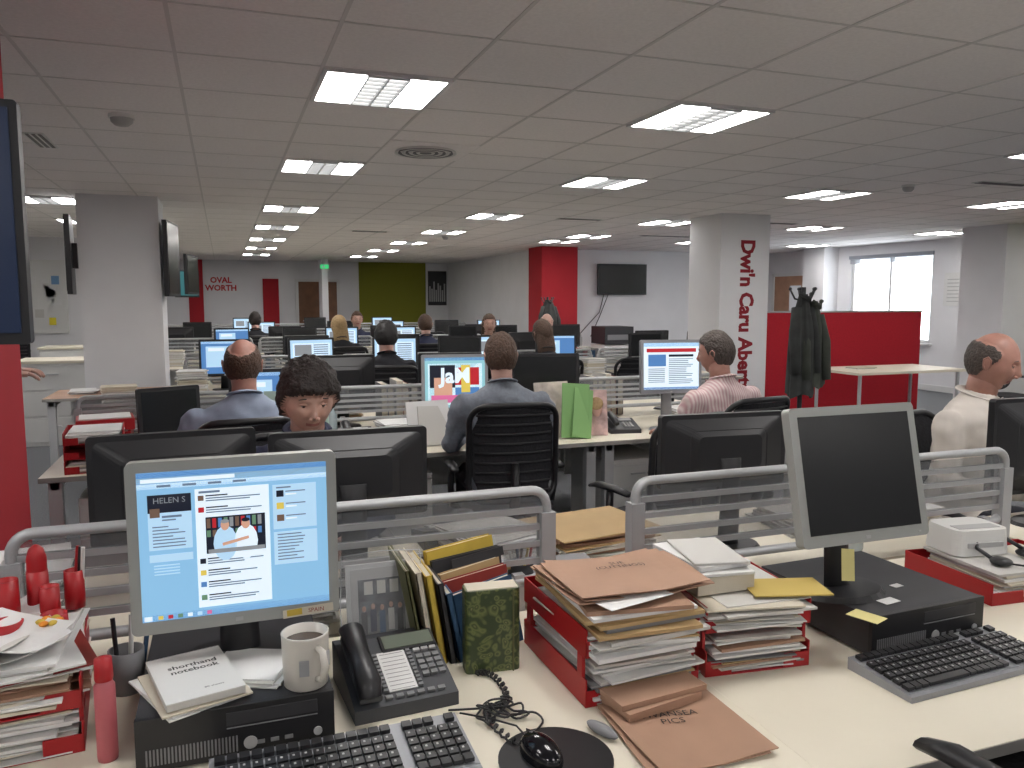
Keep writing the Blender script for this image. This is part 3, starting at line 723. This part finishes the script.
b.text('SUE\n(CUTTINGS)',.022,INK,TR(.02,.035,.0245,0,0,-4)); b.out('manila_envelope',(.81,1.55,DZ+.205),2)
tray('letter_tray',1.12,1.60,DZ,.26,.34,2,.10,-6)
stack('paper_pile',1.12,1.585,DZ+.004,.23,.33,.08,-6,MX,4,.014,5,.0035)
stack('paper_pile',1.12,1.57,DZ+.105,.23,.32,.055,-10,WH,5,.016,8,.003)
b=B(); b.box((0,0,.02),(.15,.21,.04),PAPER3,(0,0,4)); b.box((0,0,.045),(.16,.22,.008),WHITE,(0,0,-3)); b.box((0,.01,.056),(.14,.2,.012),PAPER,(0,0,8)); b.box((.01,0,.066),(.13,.19,.006),PAPER2,(0,0,-6)); b.out('book_pile',(1.06,1.60,DZ+.165),-5,.002)
b=B(); b.box((0,0,.002),(.18,.11,.003),mat('envelope_yellow',srgb(190,166,88),.7),(0,0,-8)); b.out('yellow_envelope',(1.20,1.47,DZ+.168),-8)
stack('brown_envelope',.80,1.375,DZ,.21,.10,.04,8,[MANILA2,MANILA],9,.006,3,.008)
b=B(); bentsheet(b,0,0,.0,.24,.25,MANILA,0,.01,1); bentsheet(b,.01,-.01,.006,.24,.24,MANILA,4,.012,2); b.text('SWANSEA\nPICS',.026,INK,TR(.0,.035,.0105,0,0,-6)); b.out('manila_envelope',(.80,1.27,DZ+.001),-4)
stack('manila_folder_pile',1.15,2.42,DZ,.38,.30,.06,6,[MANILA2,MANILA,PAPER],11,.012,5,.006,top=MANILA2)
stack('newspaper_pile',.80,2.40,DZ,.26,.30,.09,12,NW,12,.02,8,.006)
stack('paper_pile',.90,2.09,DZ,.22,.16,.06,-6,[PAPER,GREY,BLK2,MANILA],14,.02,8,.006)
stack('newspaper_pile',-.50,2.25,DZ,.22,.30,.17,6,NW,15,.01,6,.006)
stack('newspaper_pile',.10,2.08,DZ,.30,.14,.10,-2,NW,16,.01,3,.006)
stack('paper_pile',.60,2.08,DZ,.22,.14,.12,2,NW+[MANILA2],17,.01,3,.006)
stack('paper_pile',2.3,2.3,DZ,.3,.3,.08,4,WH,18,.02,5,.006)
stack('newspaper_pile',1.98,2.36,DZ,.24,.3,.05,-4,NW,19,.02,5,.006)
# books
BKB=mat('book_blue',srgb(56,88,120),.6,var=.2,scale=15); BKR=mat('book_red',srgb(140,45,38),.6); BKT=mat('book_olive',srgb(95,95,60),.6)
def book(b,T,w,d,h,m):
    b.box((0,0,h/2),(w-.006,d-.006,h-.006),PAPER3,T=T)
    b.box((-w/2+.0015,0,h/2),(.003,d,h),m,T=T); b.box((w/2-.0015,0,h/2),(.003,d,h),m,T=T); b.box((0,-d/2+.0015,h/2),(w,.003,h),m,T=T)
b=B()
for i,(w_,d_,h_,m_,an) in enumerate([(.010,.2,.235,BKT,-10),(.016,.19,.225,PAPER3,-9),(.018,.19,.215,BKY,-9),(.014,.2,.195,BLK2,-9),(.016,.2,.17,BKB,-11)]):
    book(b,TR(-.065+.022*i,0,0,0,an,0),w_,d_,h_,m_)
def book2(T,w,d,h,m):
    b.box((0,0,h/2),(w-.006,d-.004,h-.006),PAPER3,T=T); b.box((0,-d/2+.001,h/2),(w,.002,h),m,T=T); b.box((0,d/2-.001,h/2),(w,.002,h),m,T=T); b.box((-w/2+.001,0,h/2),(.002,d,h),m,T=T)
for i,(w_,d_,h_,m_,rr,tt) in enumerate([(.18,.02,.235,BKY,9,-6),(.18,.015,.215,BLK2,6,-5),(.16,.018,.195,MANILA2,10,-7),(.165,.018,.185,BKR,7,-7),(.17,.02,.165,BKB,10,-9)]):
    book2(TR(.085+.004*i,.04-.027*i,0,-6,tt,rr),w_,d_,h_,m_)
b.box((.095,.015,.205),(.14,.002,.022),BLK2,(-6,-6,9)); b.box((.10,-.083,.12),(.14,.002,.02),PAPER2,(-6,-9,10)); b.box((.10,-.083,.085),(.11,.002,.012),BKY,(-6,-9,10))
b.out('book_row',(.47,1.80,DZ),0)
PAIS=mat('paisley_green',srgb(70,80,45),.35); nt=PAIS.node_tree; p=nt.nodes['Principled BSDF']
tc=nt.nodes.new('ShaderNodeTexCoord'); nz=nt.nodes.new('ShaderNodeTexNoise'); nz.inputs['Scale'].default_value=14; nz.inputs['Detail'].default_value=2
mx=nt.nodes.new('ShaderNodeVectorMath'); mx.operation='MULTIPLY_ADD'; mx.inputs[1].default_value=(.08,.08,.08)
nt.links.new(tc.outputs['Object'],nz.inputs['Vector']); nt.links.new(nz.outputs['Color'],mx.inputs[0]); nt.links.new(tc.outputs['Object'],mx.inputs[2])
vo=nt.nodes.new('ShaderNodeTexVoronoi'); vo.inputs['Scale'].default_value=50; nt.links.new(mx.outputs[0],vo.inputs['Vector'])
cr=nt.nodes.new('ShaderNodeValToRGB'); cr.color_ramp.elements[0].position=0; cr.color_ramp.elements[0].color=(*srgb(140,142,92),1); cr.color_ramp.elements[1].position=.6; cr.color_ramp.elements[1].color=(*srgb(52,66,38),1)
e=cr.color_ramp.elements.new(.22); e.color=(*srgb(56,68,40),1); e=cr.color_ramp.elements.new(.38); e.color=(*srgb(108,116,68),1)
nt.links.new(vo.outputs['Distance'],cr.inputs['Fac']); nt.links.new(cr.outputs['Color'],p.inputs['Base Color'])
b=B(); b.prism(rrect(.125,.055,.012),.19,PAIS,TR(0,0,0)); b.bb(-.058,.058,-.024,.024,.19,.193,PAPER3); b.tube([(.045,-.030,.0),(.045,-.030,.19)],.002,BKT); b.out('patterned_box_file',(.545,1.655,DZ),-6,.002)
PBAG=mat('clear_plastic',(.85,.87,.88),.1,alpha=.10)
b=B(); TT=TR(0,0,0,-8); b.box((0,0,.115),(.16,.012,.21),SILV,T=TT); b.box((0,-.007,.115),(.140,.002,.19),LGREY,T=TT); b.box((0,-.0085,.115),(.108,.001,.140),mat('photo_print',(.10,.11,.13),.4,var=.6,scale=35),T=TT)
b.box((0,-.0093,.072),(.104,.001,.05),GREY,T=TT)
for k in range(5): b.box((-.042+.021*k,-.0105,.085+.004*(k%2)),(.014,.001,.05),[BLK2,SHN,BKB,PAPER2,BLK][k],T=TT); b.sph((-.042+.021*k,-.0105,.118+.004*(k%2)),(.005,.001,.007),SK,T=TT,nu=8,nv=6)
for k in range(3): b.box((-.03+.03*k,-.0093,.165),(.02,.001,.03),PAPER2,T=TT)
b.box((0,-.016,.12),(.19,.001,.25),PBAG,T=TT); b.tube([(-.095,-.016,.0),(-.097,-.018,.13),(-.09,-.016,.245),(0,-.02,.25),(.093,-.016,.243),(.097,-.018,.12),(.095,-.016,0)],.0015,mat('plastic_edge',(.7,.72,.74),.2,alpha=.6),seg=5,T=TT); b.out('bagged_picture',(.325,1.79,DZ))
def pc(x,y,w,d,h,rz):
    b=B(); b.bb(-w/2,w/2,-d/2,d/2,.006,h,BLK2); b.bb(-w/2-.001,w/2+.001,-d/2-.012,-d/2,.004,h+.001,BLK)
    for i in range(26): b.bb(-w/2+.015+i*.006,-w/2+.018+i*.006,-d/2-.0135,-d/2-.011,.015,.045,GREY)
    b.bb(-.02,w/2-.03,-d/2-.014,-d/2-.011,h*.6,h*.62,GREY); b.bb(-.02,w/2-.03,-d/2-.0135,-d/2-.011,h*.66,h*.9,BLK2)
    b.cyl((0.02,-d/2-.011,.028),.012,.003,LGREY,(90,0,0)); b.cyl((w/2-.03,-d/2-.011,.028),.008,.004,SILV,(90,0,0))
    for i in range(3): b.bb(w/2-.14+.025*i,w/2-.125+.025*i,-d/2-.013,-d/2-.011,.022,.030,GREY)
    for i in range(12): b.bb(w/2-.0005,w/2+.001,-d/2+.05+.012*i,-d/2+.055+.012*i,.02,h-.03,BLK)
    for sx in (-1,1):
        for sy in (-1,1): b.cyl((sx*(w/2-.03),sy*(d/2-.03),0),.012,.006,BLK)
    return b.out('desktop_computer',(x,y,DZ),rz,.002)
pc(.0,1.665,.34,.38,.10,0); pc(1.56,1.60,.36,.38,.10,2)
b=B(); b.box((0,0,.001),(.05,.03,.001),PAPER); b.box((.11,.06,.001),(.03,.02,.001),PAPER); b.out('asset_sticker',(1.50,1.46,.8205),8)
def keyboard(x,y,z,rz,top=BLK):
    b=B(); w,d=.45,.16
    b.prism([(-d/2,0),(d/2,0),(d/2,.028),(-d/2,.014)],w,SILVD,TR(-w/2,0,0,90,0,90))
    b.bb(-w/2,w/2,-d/2-.012,-d/2,.0,.013,SILVD)
    for r in range(6):
        yy=-d/2+.014+.0235*r+(.008 if r==5 else 0); zz=.014+.014*(yy+d/2)/d
        for c in range(21):
            if c==15: continue
            if c==19 and r==5: continue
            xx=-w/2+.018+.0207*c
            if r==0 and 3<=c<=8:
                if c==5: b.box((xx+.01,yy,zz+.006),(.118,.018,.008),BLK,(5,0,0))
                continue
            b.box((xx,yy,zz+.006),(.0175,.018,.008),BLK,(5,0,0))
            if r in (1,2,3,4): b.box((xx-.002,yy+.002,zz+.0103),(.004,.005,.0003),LGREY,(5,0,0))
    return b.out('computer_keyboard',(x,y,z),rz,.001)
keyboard(.175,1.355,DZ,1); keyboard(1.53,1.305,DZ,3)
PHG=mat('phone_dark_grey',(.05,.053,.06),.5); PHK=mat('phone_key',(.18,.185,.19),.5)
b=B(); w,d=.215,.22
b.prism([(-d/2,0),(d/2,0),(d/2,.085),(d/2-.03,.088),(-d/2,.028)],w,PHG,TR(-w/2,0,0,90,0,90))
sl=math.degrees(math.atan2(.06,.19)); TT=TR(0,-.015,.058,sl,0,0)
b.box((-.075,0,.018),(.045,.19,.012),PHG,T=TT)
b.tube([(-.078,-.10,.03),(-.078,-.08,.05),(-.078,0,.055),(-.078,.08,.05),(-.078,.105,.03)],[(.022,.016),(.026,.018),(.020,.012),(.026,.018),(.022,.014)],BLK,seg=12,T=TT)
b.box((.045,.072,.004),(.11,.04,.006),mat('lcd',srgb(110,118,106),.2),T=TT); b.box((.045,.072,.002),(.12,.052,.006),BLK,T=TT)
b.box((.0,-.01,.002),(.060,.115,.002),PAPER,T=TT)
for i in range(10):
    b.box((-.036,.04-.0115*i,.004),(.010,.007,.006),PHK,T=TT); b.box((.0,.04-.0115*i,.0034),(.05,.0012,.0005),GREY,T=TT); b.box((.037,.04-.0115*i,.004),(.009,.007,.006),PHK,T=TT)
for r in range(4):
    for c in range(3): b.box((.056+.018*c,.015-.017*r,.004),(.014,.011,.007),PHK,T=TT)
for c in range(3): b.box((.056+.018*c,.037,.004),(.014,.008,.006),LGREY,T=TT)
for c in range(6): b.box((-.035+.022*c,-.083,.004),(.015,.009,.006),PHK,T=TT)
b.out('desk_telephone',(.315,1.62,DZ),4,.0015)
b=B(); P=[]
for i in range(150):
    t=i/149; P.append((.50+.035*math.sin(t*6)+.006*math.cos(i*1.1),1.62-.27*t+.025*math.sin(t*11),DZ+.009+.006*math.sin(i*1.1)))
b.tube(P,.0028,BLK,seg=5)
R=random.Random(5); P=[(.40,1.49,.726)]
for i in range(46):
    a=i*.55; P.append((.475+.045*math.cos(a)*(.5+R.random()*.6)+.0008*i,1.445+.04*math.sin(a*1.23)*(.5+R.random()*.7),DZ+.006+.014*R.random()))
P.append((.56,1.38,.726)); P.append((.50,1.33,.726))
pp=[]
for i in range(len(P)-1):
    for k in range(4):
        p0=Vector(P[max(i-1,0)]);p1=Vector(P[i]);p2=Vector(P[i+1]);p3=Vector(P[min(i+2,len(P)-1)]);t=k/4
        pp.append(.5*((2*p1)+(p2-p0)*t+(2*p0-5*p1+4*p2-p3)*t*t+(3*p1-p0-3*p2+p3)*t**3))
b.tube(pp,.0024,BLK,seg=5); b.out('tangled_cable')
MUG=mat('mug_ceramic',srgb(198,194,186),.3)
b=B(); b.lathe([(0,0),(.036,0),(.041,.004),(.043,.05),(.044,.10),(.0445,.104),(.0415,.104),(.040,.05),(.037,.008),(0,.008)],MUG,seg=32); b.cyl((0,0,.085),.040,.001,mat('coffee',(.05,.03,.02),.2))
b.tube([(.0,-.040,.085),(.0,-.062,.082),(.0,-.070,.055),(.0,-.060,.028),(.0,-.041,.024)],[.006,.007,.007,.007,.006],MUG,seg=8)
b.box((-.025,-.038,.05),(.018,.002,.03),SILVD,(0,0,-30)); b.box((.024,-.038,.055),(.015,.002,.03),LGREY,(0,0,30)); b.out('coffee_mug',(.125,1.51,PCT),25)
b=B(); b.box((0,0,.006),(.135,.20,.012),PAPER2); b.box((0,0,.0135),(.137,.202,.002),WHITE)
b.text('shorthand\nnotebook',.022,INK,TR(.005,.03,.0150),off=.0004); b.text('80 sheets',.009,INK,TR(.02,-.07,.0150))
for i in range(16): b.lathe([(.006,0),(.0068,.001),(.006,.002)],METAL,TR(-.06+.008*i,.10,.009,0,90,0),seg=10)
b.out('spiral_notebook',(-.075,1.565,PCT+.014),14,.0006)
stack('paper_pile',.03,1.60,PCT,.15,.14,.012,-20,WH,21,.006,8,.002)
stack('paper_pile',-.08,1.56,PCT,.16,.20,.010,20,WH,22,.006,8,.002)
b=B(); b.cyl((0,0,0),.105,.004,BLK,seg=48); b.out('mouse_mat',(.54,1.265,DZ))
def mouse(x,y,z,rz):
    b=B(); b.sph((0,0,.004),(.031,.056,.032),BLKG,nu=20,nv=14); b.cyl((-.004,.028,.026),.007,.008,GREY,(0,90,0)); b.tube([(0,.052,.012),(.01,.10,.006),(-.02,.15,.006),(-.06,.2,.006)],.002,BLK,seg=6); b.box((0,.03,.030),(.001,.04,.006),BLK2,(-14,0,0)); b.out('computer_mouse',(x,y,z),rz)
mouse(.515,1.275,DZ+.008,12)
b=B(); b.sph((0,0,.008),(.014,.04,.010),GREY,(0,0,20)); b.out('glasses_case',(.655,1.31,DZ+.004))
tray('letter_tray',-.42,1.74,DZ,.27,.34,2,.085,6)
stack('paper_pile',-.42,1.735,DZ+.004,.25,.32,.07,5,WH,31,.012,5,.003)
stack('paper_pile',-.42,1.73,DZ+.09,.25,.32,.085,8,WH+[MANILA,BKR],32,.020,11,.0032)
b=B(); bentsheet(b,0,0,0,.22,.28,PAPER,24,.05,1.2,.001); bentsheet(b,-.02,.01,.006,.2,.26,PAPER2,-14,.04,.3,.001); bentsheet(b,.03,-.03,.012,.15,.2,PAPER,50,.05,2,.001); b.out('loose_papers',(-.44,1.70,DZ+.182),0)
cz=DZ+.185
b=B()
for cx,cy,r,h in ((-.06,.02,.022,.085),(-.01,.05,.020,.09),(.055,.06,.019,.08),(.02,-.0,.018,.07),(-.045,-.06,.03,.028),(.035,-.05,.024,.03)):
    b.lathe([(0,0),(r,0),(r*1.05,h*.3),(r,h),(r*.86,h),(r*.84,.006),(0,.006)],RED,TR(cx,cy,0),seg=20)
b.lathe([(.019,0),(.019,.03),(.014,.05),(.006,.058),(0,.06)],RED,TR(-.01,.05,.085),seg=16)
for k in range(3): b.cyl((.055+.006*k,.055+.004*k,.02),.004,.11,[RED,BLK,WHITE][k],(6*k-6,5,0),seg=8)
for k in range(6): a=k*1.047; b.sph((.035+.016*math.cos(a),-.09+.016*math.sin(a),.03),(.009,.009,.005),BKY if k%2 else mat('flower_orange',srgb(225,140,40),.6),nu=8,nv=6)
b.tube([(.035,-.05,.0),(.035,-.09,.028)],.002,BKT,seg=5)
b.out('red_pen_pots',(-.37,1.79,cz),0)
PINK=mat('pink_plastic',srgb(178,92,98),.4)
b=B(); b.lathe([(0,0),(.017,0),(.018,.01),(.018,.14),(.012,.15)],PINK,seg=20); b.lathe([(.015,.15),(.016,.155),(.015,.19),(.0,.195)],RED,seg=20); b.out('pink_bottle',(-.225,1.545,DZ))
b=B()
for k in range(3): b.cyl((.02*k,.01*k,.005),.005,.15,[BLK,WHITE,BKB][k],(-8,6*k-4,0),seg=8)
b.lathe([(0,0),(.035,0),(.036,.09),(.033,.09),(.032,.004),(0,.004)],GREY,TR(.015,.0,0)); b.out('pen_pot',(-.235,1.82,DZ))
# right side clutter
tray('letter_tray',2.17,1.68,DZ,.44,.32,1,.075,-4)
stack('paper_pile',2.10,1.68,DZ+.004,.20,.28,.07,-4,WH,41,.010,5,.004)
stack('paper_pile',2.29,1.66,DZ+.004,.15,.25,.055,2,WH,42,.006,5,.004)
b=B(); b.prism(rrect(.19,.15,.03,6),.075,WHITE,TR(0,0,0),rrect(.18,.14,.03,6)); b.bb(-.06,.06,-.078,-.072,.025,.04,LGREY); b.bb(-.07,.07,-.05,-.01,.075,.077,LGREY); b.out('white_printer',(2.10,1.76,DZ+.08),-8,.006)
b=B()
b.tube([(-.08,.02,.005),(-.09,.08,.03),(-.04,.13,.06),(.03,.12,.055),(.06,.05,.02)],.006,BLK,seg=8); b.sph((-.08,.01,.012),(.03,.03,.012),BLK); b.sph((.06,.04,.012),(.03,.03,.012),BLK); b.tube([(-.08,0,.01),(-.03,-.06,.01),(.03,-.06,.012)],.003,BLK,seg=6)
b.tube([(.06,.02,.008),(.1,-.06,.006),(.06,-.12,.006),(.0,-.14,.006),(-.1,-.16,.0),(-.12,-.19,-.04),(-.2,-.26,-.052)],.003,BLK,seg=6)
b.out('telephone_headset',(2.14,1.60,DZ+.078))
b=B(); b.box((0,0,.002),(.3,.2,.003),PAPER,(0,0,12)); b.box((.03,-.02,.005),(.2,.28,.003),PAPER,(0,0,-20)); b.box((-.1,.03,.008),(.18,.26,.003),PAPER2,(0,0,40)); b.out('loose_papers',(2.85,1.72,DZ))
stack('paper_pile',2.1,1.40,DZ,.24,.14,.015,10,[PAPER,PAPER2],44,.02,12,.003)
b=B(); b.box((0,0,.0005),(.05,.075,.001),mat('sticky_yellow',srgb(215,205,140),.7)); b.out('sticky_note',(1.375,1.40,.822),20)
b=B(); b.box((0,0,0),(.05,.001,.075),mat('sticky_yellow',srgb(215,205,140),.7),(-12,12,12)); b.out('sticky_note',(1.385,1.475,.92))
# ------------------------------------------------------------ row C clutter
b=B(); CG=mat('card_green',srgb(125,168,105),.7); 
b.box((-.10,.02,.17),(.24,.01,.34),mat('mag_photo',srgb(190,180,170),.5,var=.4,scale=10),(-14,0,10)); b.box((.02,-.03,.165),(.17,.01,.33),CG,(-12,4,-8)); b.box((.06,-.045,.15),(.13,.01,.30),CG,(-16,12,4)); b.box((.17,.02,.14),(.16,.01,.28),mat('mag_photo2',srgb(195,165,160),.5,var=.5,scale=12),(-14,0,-16)); b.box((-.18,.0,.12),(.16,.006,.25),PAPER,(-14,0,20))
b.sph((.17,-.012,.17),(.035,.006,.05),SK,(-14,0,-16)); b.sph((.17,-.009,.20),(.042,.006,.04),HBL,(-14,0,-16)); b.box((-.16,-.02,.15),(.10,.003,.12),BKB,(-14,0,20))
b.out('magazine_display',(1.96,4.40,DZ))
b=B(); b.prism([(-.1,0),(.1,0),(.1,.07),(-.1,.025)],.2,BLK2,TR(-.1,0,0,90,0,90)); b.tube([(-.06,-.09,.06),(-.06,-.06,.075),(-.06,.06,.105),(-.06,.09,.1)],[(.02,.014),(.024,.018),(.024,.018),(.02,.014)],BLK)
for r in range(4):
    for c in range(3): b.box((.01+.022*c,-.06+.02*r,.04+.0045*r),(.016,.013,.008),LGREY,(13,0,0))
b.box((.03,.05,.066),(.09,.035,.005),LGREY,(13,0,0)); phm=b.mesh('desk_telephone')
def phone_small(x,y,z,rz): place('desk_telephone',phm,x,y,z,rz,.0015)
phone_small(2.36,4.50,DZ,-10); phone_small(2.40,4.86,DZ,10); phone_small(.72,4.7,DZ,0); phone_small(.70,2.62,DZ,180); phone_small(3.0,7.7,DZ,0); phone_small(.4,5.7,DZ,180); phone_small(1.9,5.6,DZ,180)
for i,(x_,y_,w_,d_,h_,r_,mm) in enumerate([(.96,4.72,.2,.26,.1,5,WH),(.80,4.36,.24,.2,.04,-8,WH),(.75,5.62,.26,.22,.14,5,MX),(-.02,4.40,.22,.22,.05,12,WH),(3.02,4.80,.26,.22,.08,0,WH),(3.3,4.5,.22,.26,.16,0,MX),
    (2.2,5.55,.22,.22,.12,9,WH),(1.55,5.55,.24,.22,.15,9,WH),(2.75,5.6,.26,.22,.1,-9,MX),(.08,5.62,.22,.22,.10,5,WH),(-.6,5.6,.26,.22,.22,5,MX),(-.32,4.38,.2,.22,.04,5,WH),
    (-.28,7.62,.26,.26,.2,0,WH),(.42,7.55,.26,.22,.12,0,WH),(1.2,7.5,.25,.26,.1,0,WH),(2.2,7.45,.26,.2,.10,0,MX),(3.75,7.85,.22,.22,.2,0,WH),(4.8,7.7,.26,.22,.22,0,WH),
    (0,8.5,.26,.26,.2,0,MX),(2.7,8.5,.26,.26,.2,0,WH),(4.3,8.6,.26,.22,.15,0,WH),(-.6,10.9,.26,.26,.2,0,WH),(1.9,10.7,.22,.22,.2,0,WH),(2.7,10.7,.22,.22,.2,0,WH),(4.3,10.8,.26,.26,.2,0,WH),(7.0,7.4,.3,.2,.02,0,WH),
    (-.9,7.9,.3,.24,.06,8,WH),(-1.2,8.0,.22,.28,.03,0,MX)]):
    stack('paper_pile',x_,y_,DZ if x_!=7.0 else .75,w_,d_,h_,r_,mm,60+i,.012,7,.006)
def pot():
    b=B(); b.lathe([(0,0),(.035,0),(.037,.1),(.034,.1),(.033,.004),(0,.004)],BLK2,seg=16)
    for k in range(6): b.cyl((.012*math.cos(k),.012*math.sin(k),.01),.004,.14,[RED,BKB,BLK,WHITE,BKY,BKT][k],(9*math.sin(k*2),9*math.cos(k*3),0),seg=6)
    return b.mesh('pen_pot')
def bottle():
    b=B(); b.lathe([(0,0),(.03,0),(.033,.01),(.033,.13),(.014,.17),(.014,.185)],mat('bottle_plastic',(.5,.6,.65),.1,alpha=.5),seg=16); b.cyl((0,0,.185),.016,.02,BKB); return b.mesh('water_bottle')
def cup():
    b=B(); b.lathe([(0,0),(.036,0),(.041,.004),(.043,.095),(.040,.095),(.037,.008),(0,.008)],WHITE,seg=20); b.tube([(0,-.04,.08),(0,-.065,.07),(0,-.065,.03),(0,-.04,.02)],.006,WHITE); return b.mesh('coffee_mug')
def files():
    b=B()
    for k in range(5): book(b,TR(-.1+.05*k,0,0,0,3*(k%2),0),.045,.22,.26+.02*(k%3),[BLK2,BKR,PAPER2,BKB,GREY][k])
    return b.mesh('lever_arch_files')
def wtray():
    b=stackmesh(.22,.3,.06,WH,77); b.bb(-.13,.13,-.17,.17,-.004,0,BLK2); b.bb(-.13,-.125,-.17,.17,0,.07,BLK2); b.bb(.125,.13,-.17,.17,0,.07,BLK2); b.bb(-.13,.13,.165,.17,0,.07,BLK2); return b.mesh('document_tray')
KIT=dict([('pen_pot',pot()),('water_bottle',bottle()),('coffee_mug',cup()),('lever_arch_files',files()),('document_tray',wtray())])
for nm,x_,y_,r_ in [('coffee_mug',1.10,4.86,20),('water_bottle',.60,4.90,0),('pen_pot',1.66,4.90,0),('lever_arch_files',1.08,5.30,180),('document_tray',-.25,5.62,0),('pen_pot',.5,5.2,0),('coffee_mug',2.22,4.62,0),('water_bottle',2.95,4.5,0),
    ('lever_arch_files',2.6,5.28,180),('lever_arch_files',-.3,5.28,180),('water_bottle',1.78,5.35,0),('pen_pot',2.05,5.25,0),('lever_arch_files',1.2,7.85,0),('lever_arch_files',3.9,8.36,0),('lever_arch_files',.35,8.36,0),('lever_arch_files',2.25,8.36,0),
    ('document_tray',1.92,7.6,0),('document_tray',3.95,7.5,0),('pen_pot',2.9,7.92,0),('water_bottle',3.55,7.9,0),('water_bottle',.28,7.9,0),('coffee_mug',4.5,7.5,0),('lever_arch_files',1.35,11.45,0),('lever_arch_files',2.85,11.45,0),('document_tray',.55,10.7,0),('lever_arch_files',4.2,11.45,0),
    ('pen_pot',.76,2.04,0),('water_bottle',1.95,2.06,0),('pen_pot',3.3,1.7,0)]:
    place(nm,KIT[nm],x_,y_,DZ+(.004 if nm=='document_tray' else 0),r_)
tray('letter_tray',-.62,4.40,DZ,.26,.30,3,.07,5); stack('paper_pile',-.62,4.40,DZ+.004,.24,.28,.05,5,WH,91); stack('paper_pile',-.62,4.40,DZ+.145,.24,.28,.05,5,WH,92)
b=B(); 
for i in range(3): b.box((.01*i,0,.03+.07*i),(.28,.24,.06),RED,(0,0,6*i-4)); b.box((.01*i,0,.064+.07*i),(.25,.20,.008),PAPER,(0,0,6*i-4))
b.out('red_box_file_pile',(-.64,4.78,DZ),0,.003)
b=B(); b.box((0,0,.17),(.34,.012,.34),mat('board_pale_green',srgb(165,186,176),.5),(-5,0,0)); b.box((0,.06,.1),(.2,.01,.2),WHITE,(25,0,0))
for i in range(7): b.box((0,-.012,.05+.035*i),(.28,.003,.004),LGREY,(-5,0,0))
b.out('document_holder',(.36,4.46,DZ),-4)
b=B(); b.box((0,0,.13),(.26,.008,.26),PAPER,(-12,0,0)); b.box((.03,-.01,.12),(.2,.006,.22),PAPER2,(-14,3,4)); b.box((0,.05,.07),(.12,.01,.14),GREY,(30,0,0)); b.out('document_holder',(1.08,4.40,DZ),10)
b=B(); b.lathe([(0,0),(.1,0),(.13,.12),(.11,.2),(.05,.22)],mat('bag_cream',srgb(190,180,158),.8),seg=16); b.tube([(-.06,0,.2),(-.04,0,.3),(.04,0,.3),(.06,0,.2)],.008,mat('bag_handle',(.4,.38,.3),.8)); b.out('shopping_bag',(.22,5.28,DZ))
def far_mon(draw,scr):
    o=monitor('computer_monitor',0,-50,DZ,0,.44,.34,.13,3,BLK,scr,draw); me=o.data; bpy.data.objects.remove(o); return me
FM=[far_mon(blues,EB3),far_mon(docs,EW),far_mon(None,SCROFF),far_mon(docs,EB2)]
def fmon(k,x,y,rz): place('computer_monitor',FM[k],x,y,DZ,rz)
for k,x_,y_,r_ in [(0,.0,7.82,0),(1,1.58,7.78,-4),(1,.78,7.82,10),(2,2.25,7.82,-12),(3,2.62,7.85,4),(0,3.3,7.8,-6),(2,4.4,7.85,8),(2,.8,8.42,180),(2,1.75,8.42,168),(2,3.2,8.42,185),(2,4.8,8.42,180),
    (0,.1,10.95,12),(2,.95,10.95,0),(3,1.5,10.95,-8),(1,2.3,10.95,0),(2,3.2,10.95,10),(2,3.8,10.95,0),(2,4.8,10.95,0),(2,-.6,11.5,180),(2,.8,11.5,170),(2,2.2,11.5,180),(2,3.6,11.5,190),
    (2,-.4,14.05,0),(1,.6,14.05,0),(2,1.9,14.05,0),(3,2.8,14.05,0),(2,3.8,14.05,0),(1,4.6,14.05,0),(1,.4,17.1,0),(2,1.8,17.1,0),(1,3.2,17.1,0),
    (2,.72,5.32,180),(2,1.46,5.32,172),(2,3.2,5.36,170),(0,-2.7,11.2,10)]: fmon(k,x_,y_,r_)
dm2=desk_mesh(.95,.75,WOODL); place('office_desk',dm2,-.98,7.6,0,0); dm3=desk_mesh(1.4,.75); place('office_desk',dm3,-2.9,11.0,0,0)
b=B(); b.bb(-.3,.3,-.25,.25,0,.6,WOOD); b.bb(-.32,.32,-.27,.27,.6,.63,WOODL); b.bb(-.28,.28,-.26,-.25,.05,.55,BLK2); b.out('side_cupboard',(-.45,6.8,0))
b=B(); b.bb(-.3,.3,-.3,.3,0,.7,WHITE); b.bb(-.3,.3,-.32,.28,.72,1.05,BLK2); b.bb(-.25,.25,-.33,-.32,.8,.9,GREY); b.out('photocopier',(7.0,13.8,0),0,.01)
# ------------------------------------------------------------ world, camera
w=bpy.data.worlds.new('world'); sc.world=w; w.use_nodes=True
w.node_tree.nodes['Background'].inputs[0].default_value=(.88,.94,1,1); w.node_tree.nodes['Background'].inputs[1].default_value=6.0
cam=bpy.data.cameras.new('camera'); cam.lens=28.125; cam.sensor_width=36; cam.clip_start=.05; cam.clip_end=100
co=bpy.data.objects.new('camera',cam); sc.collection.objects.link(co); co.location=(0,0,1.55); co.rotation_euler=(RAD(84),0,RAD(-19.8)); sc.camera=co
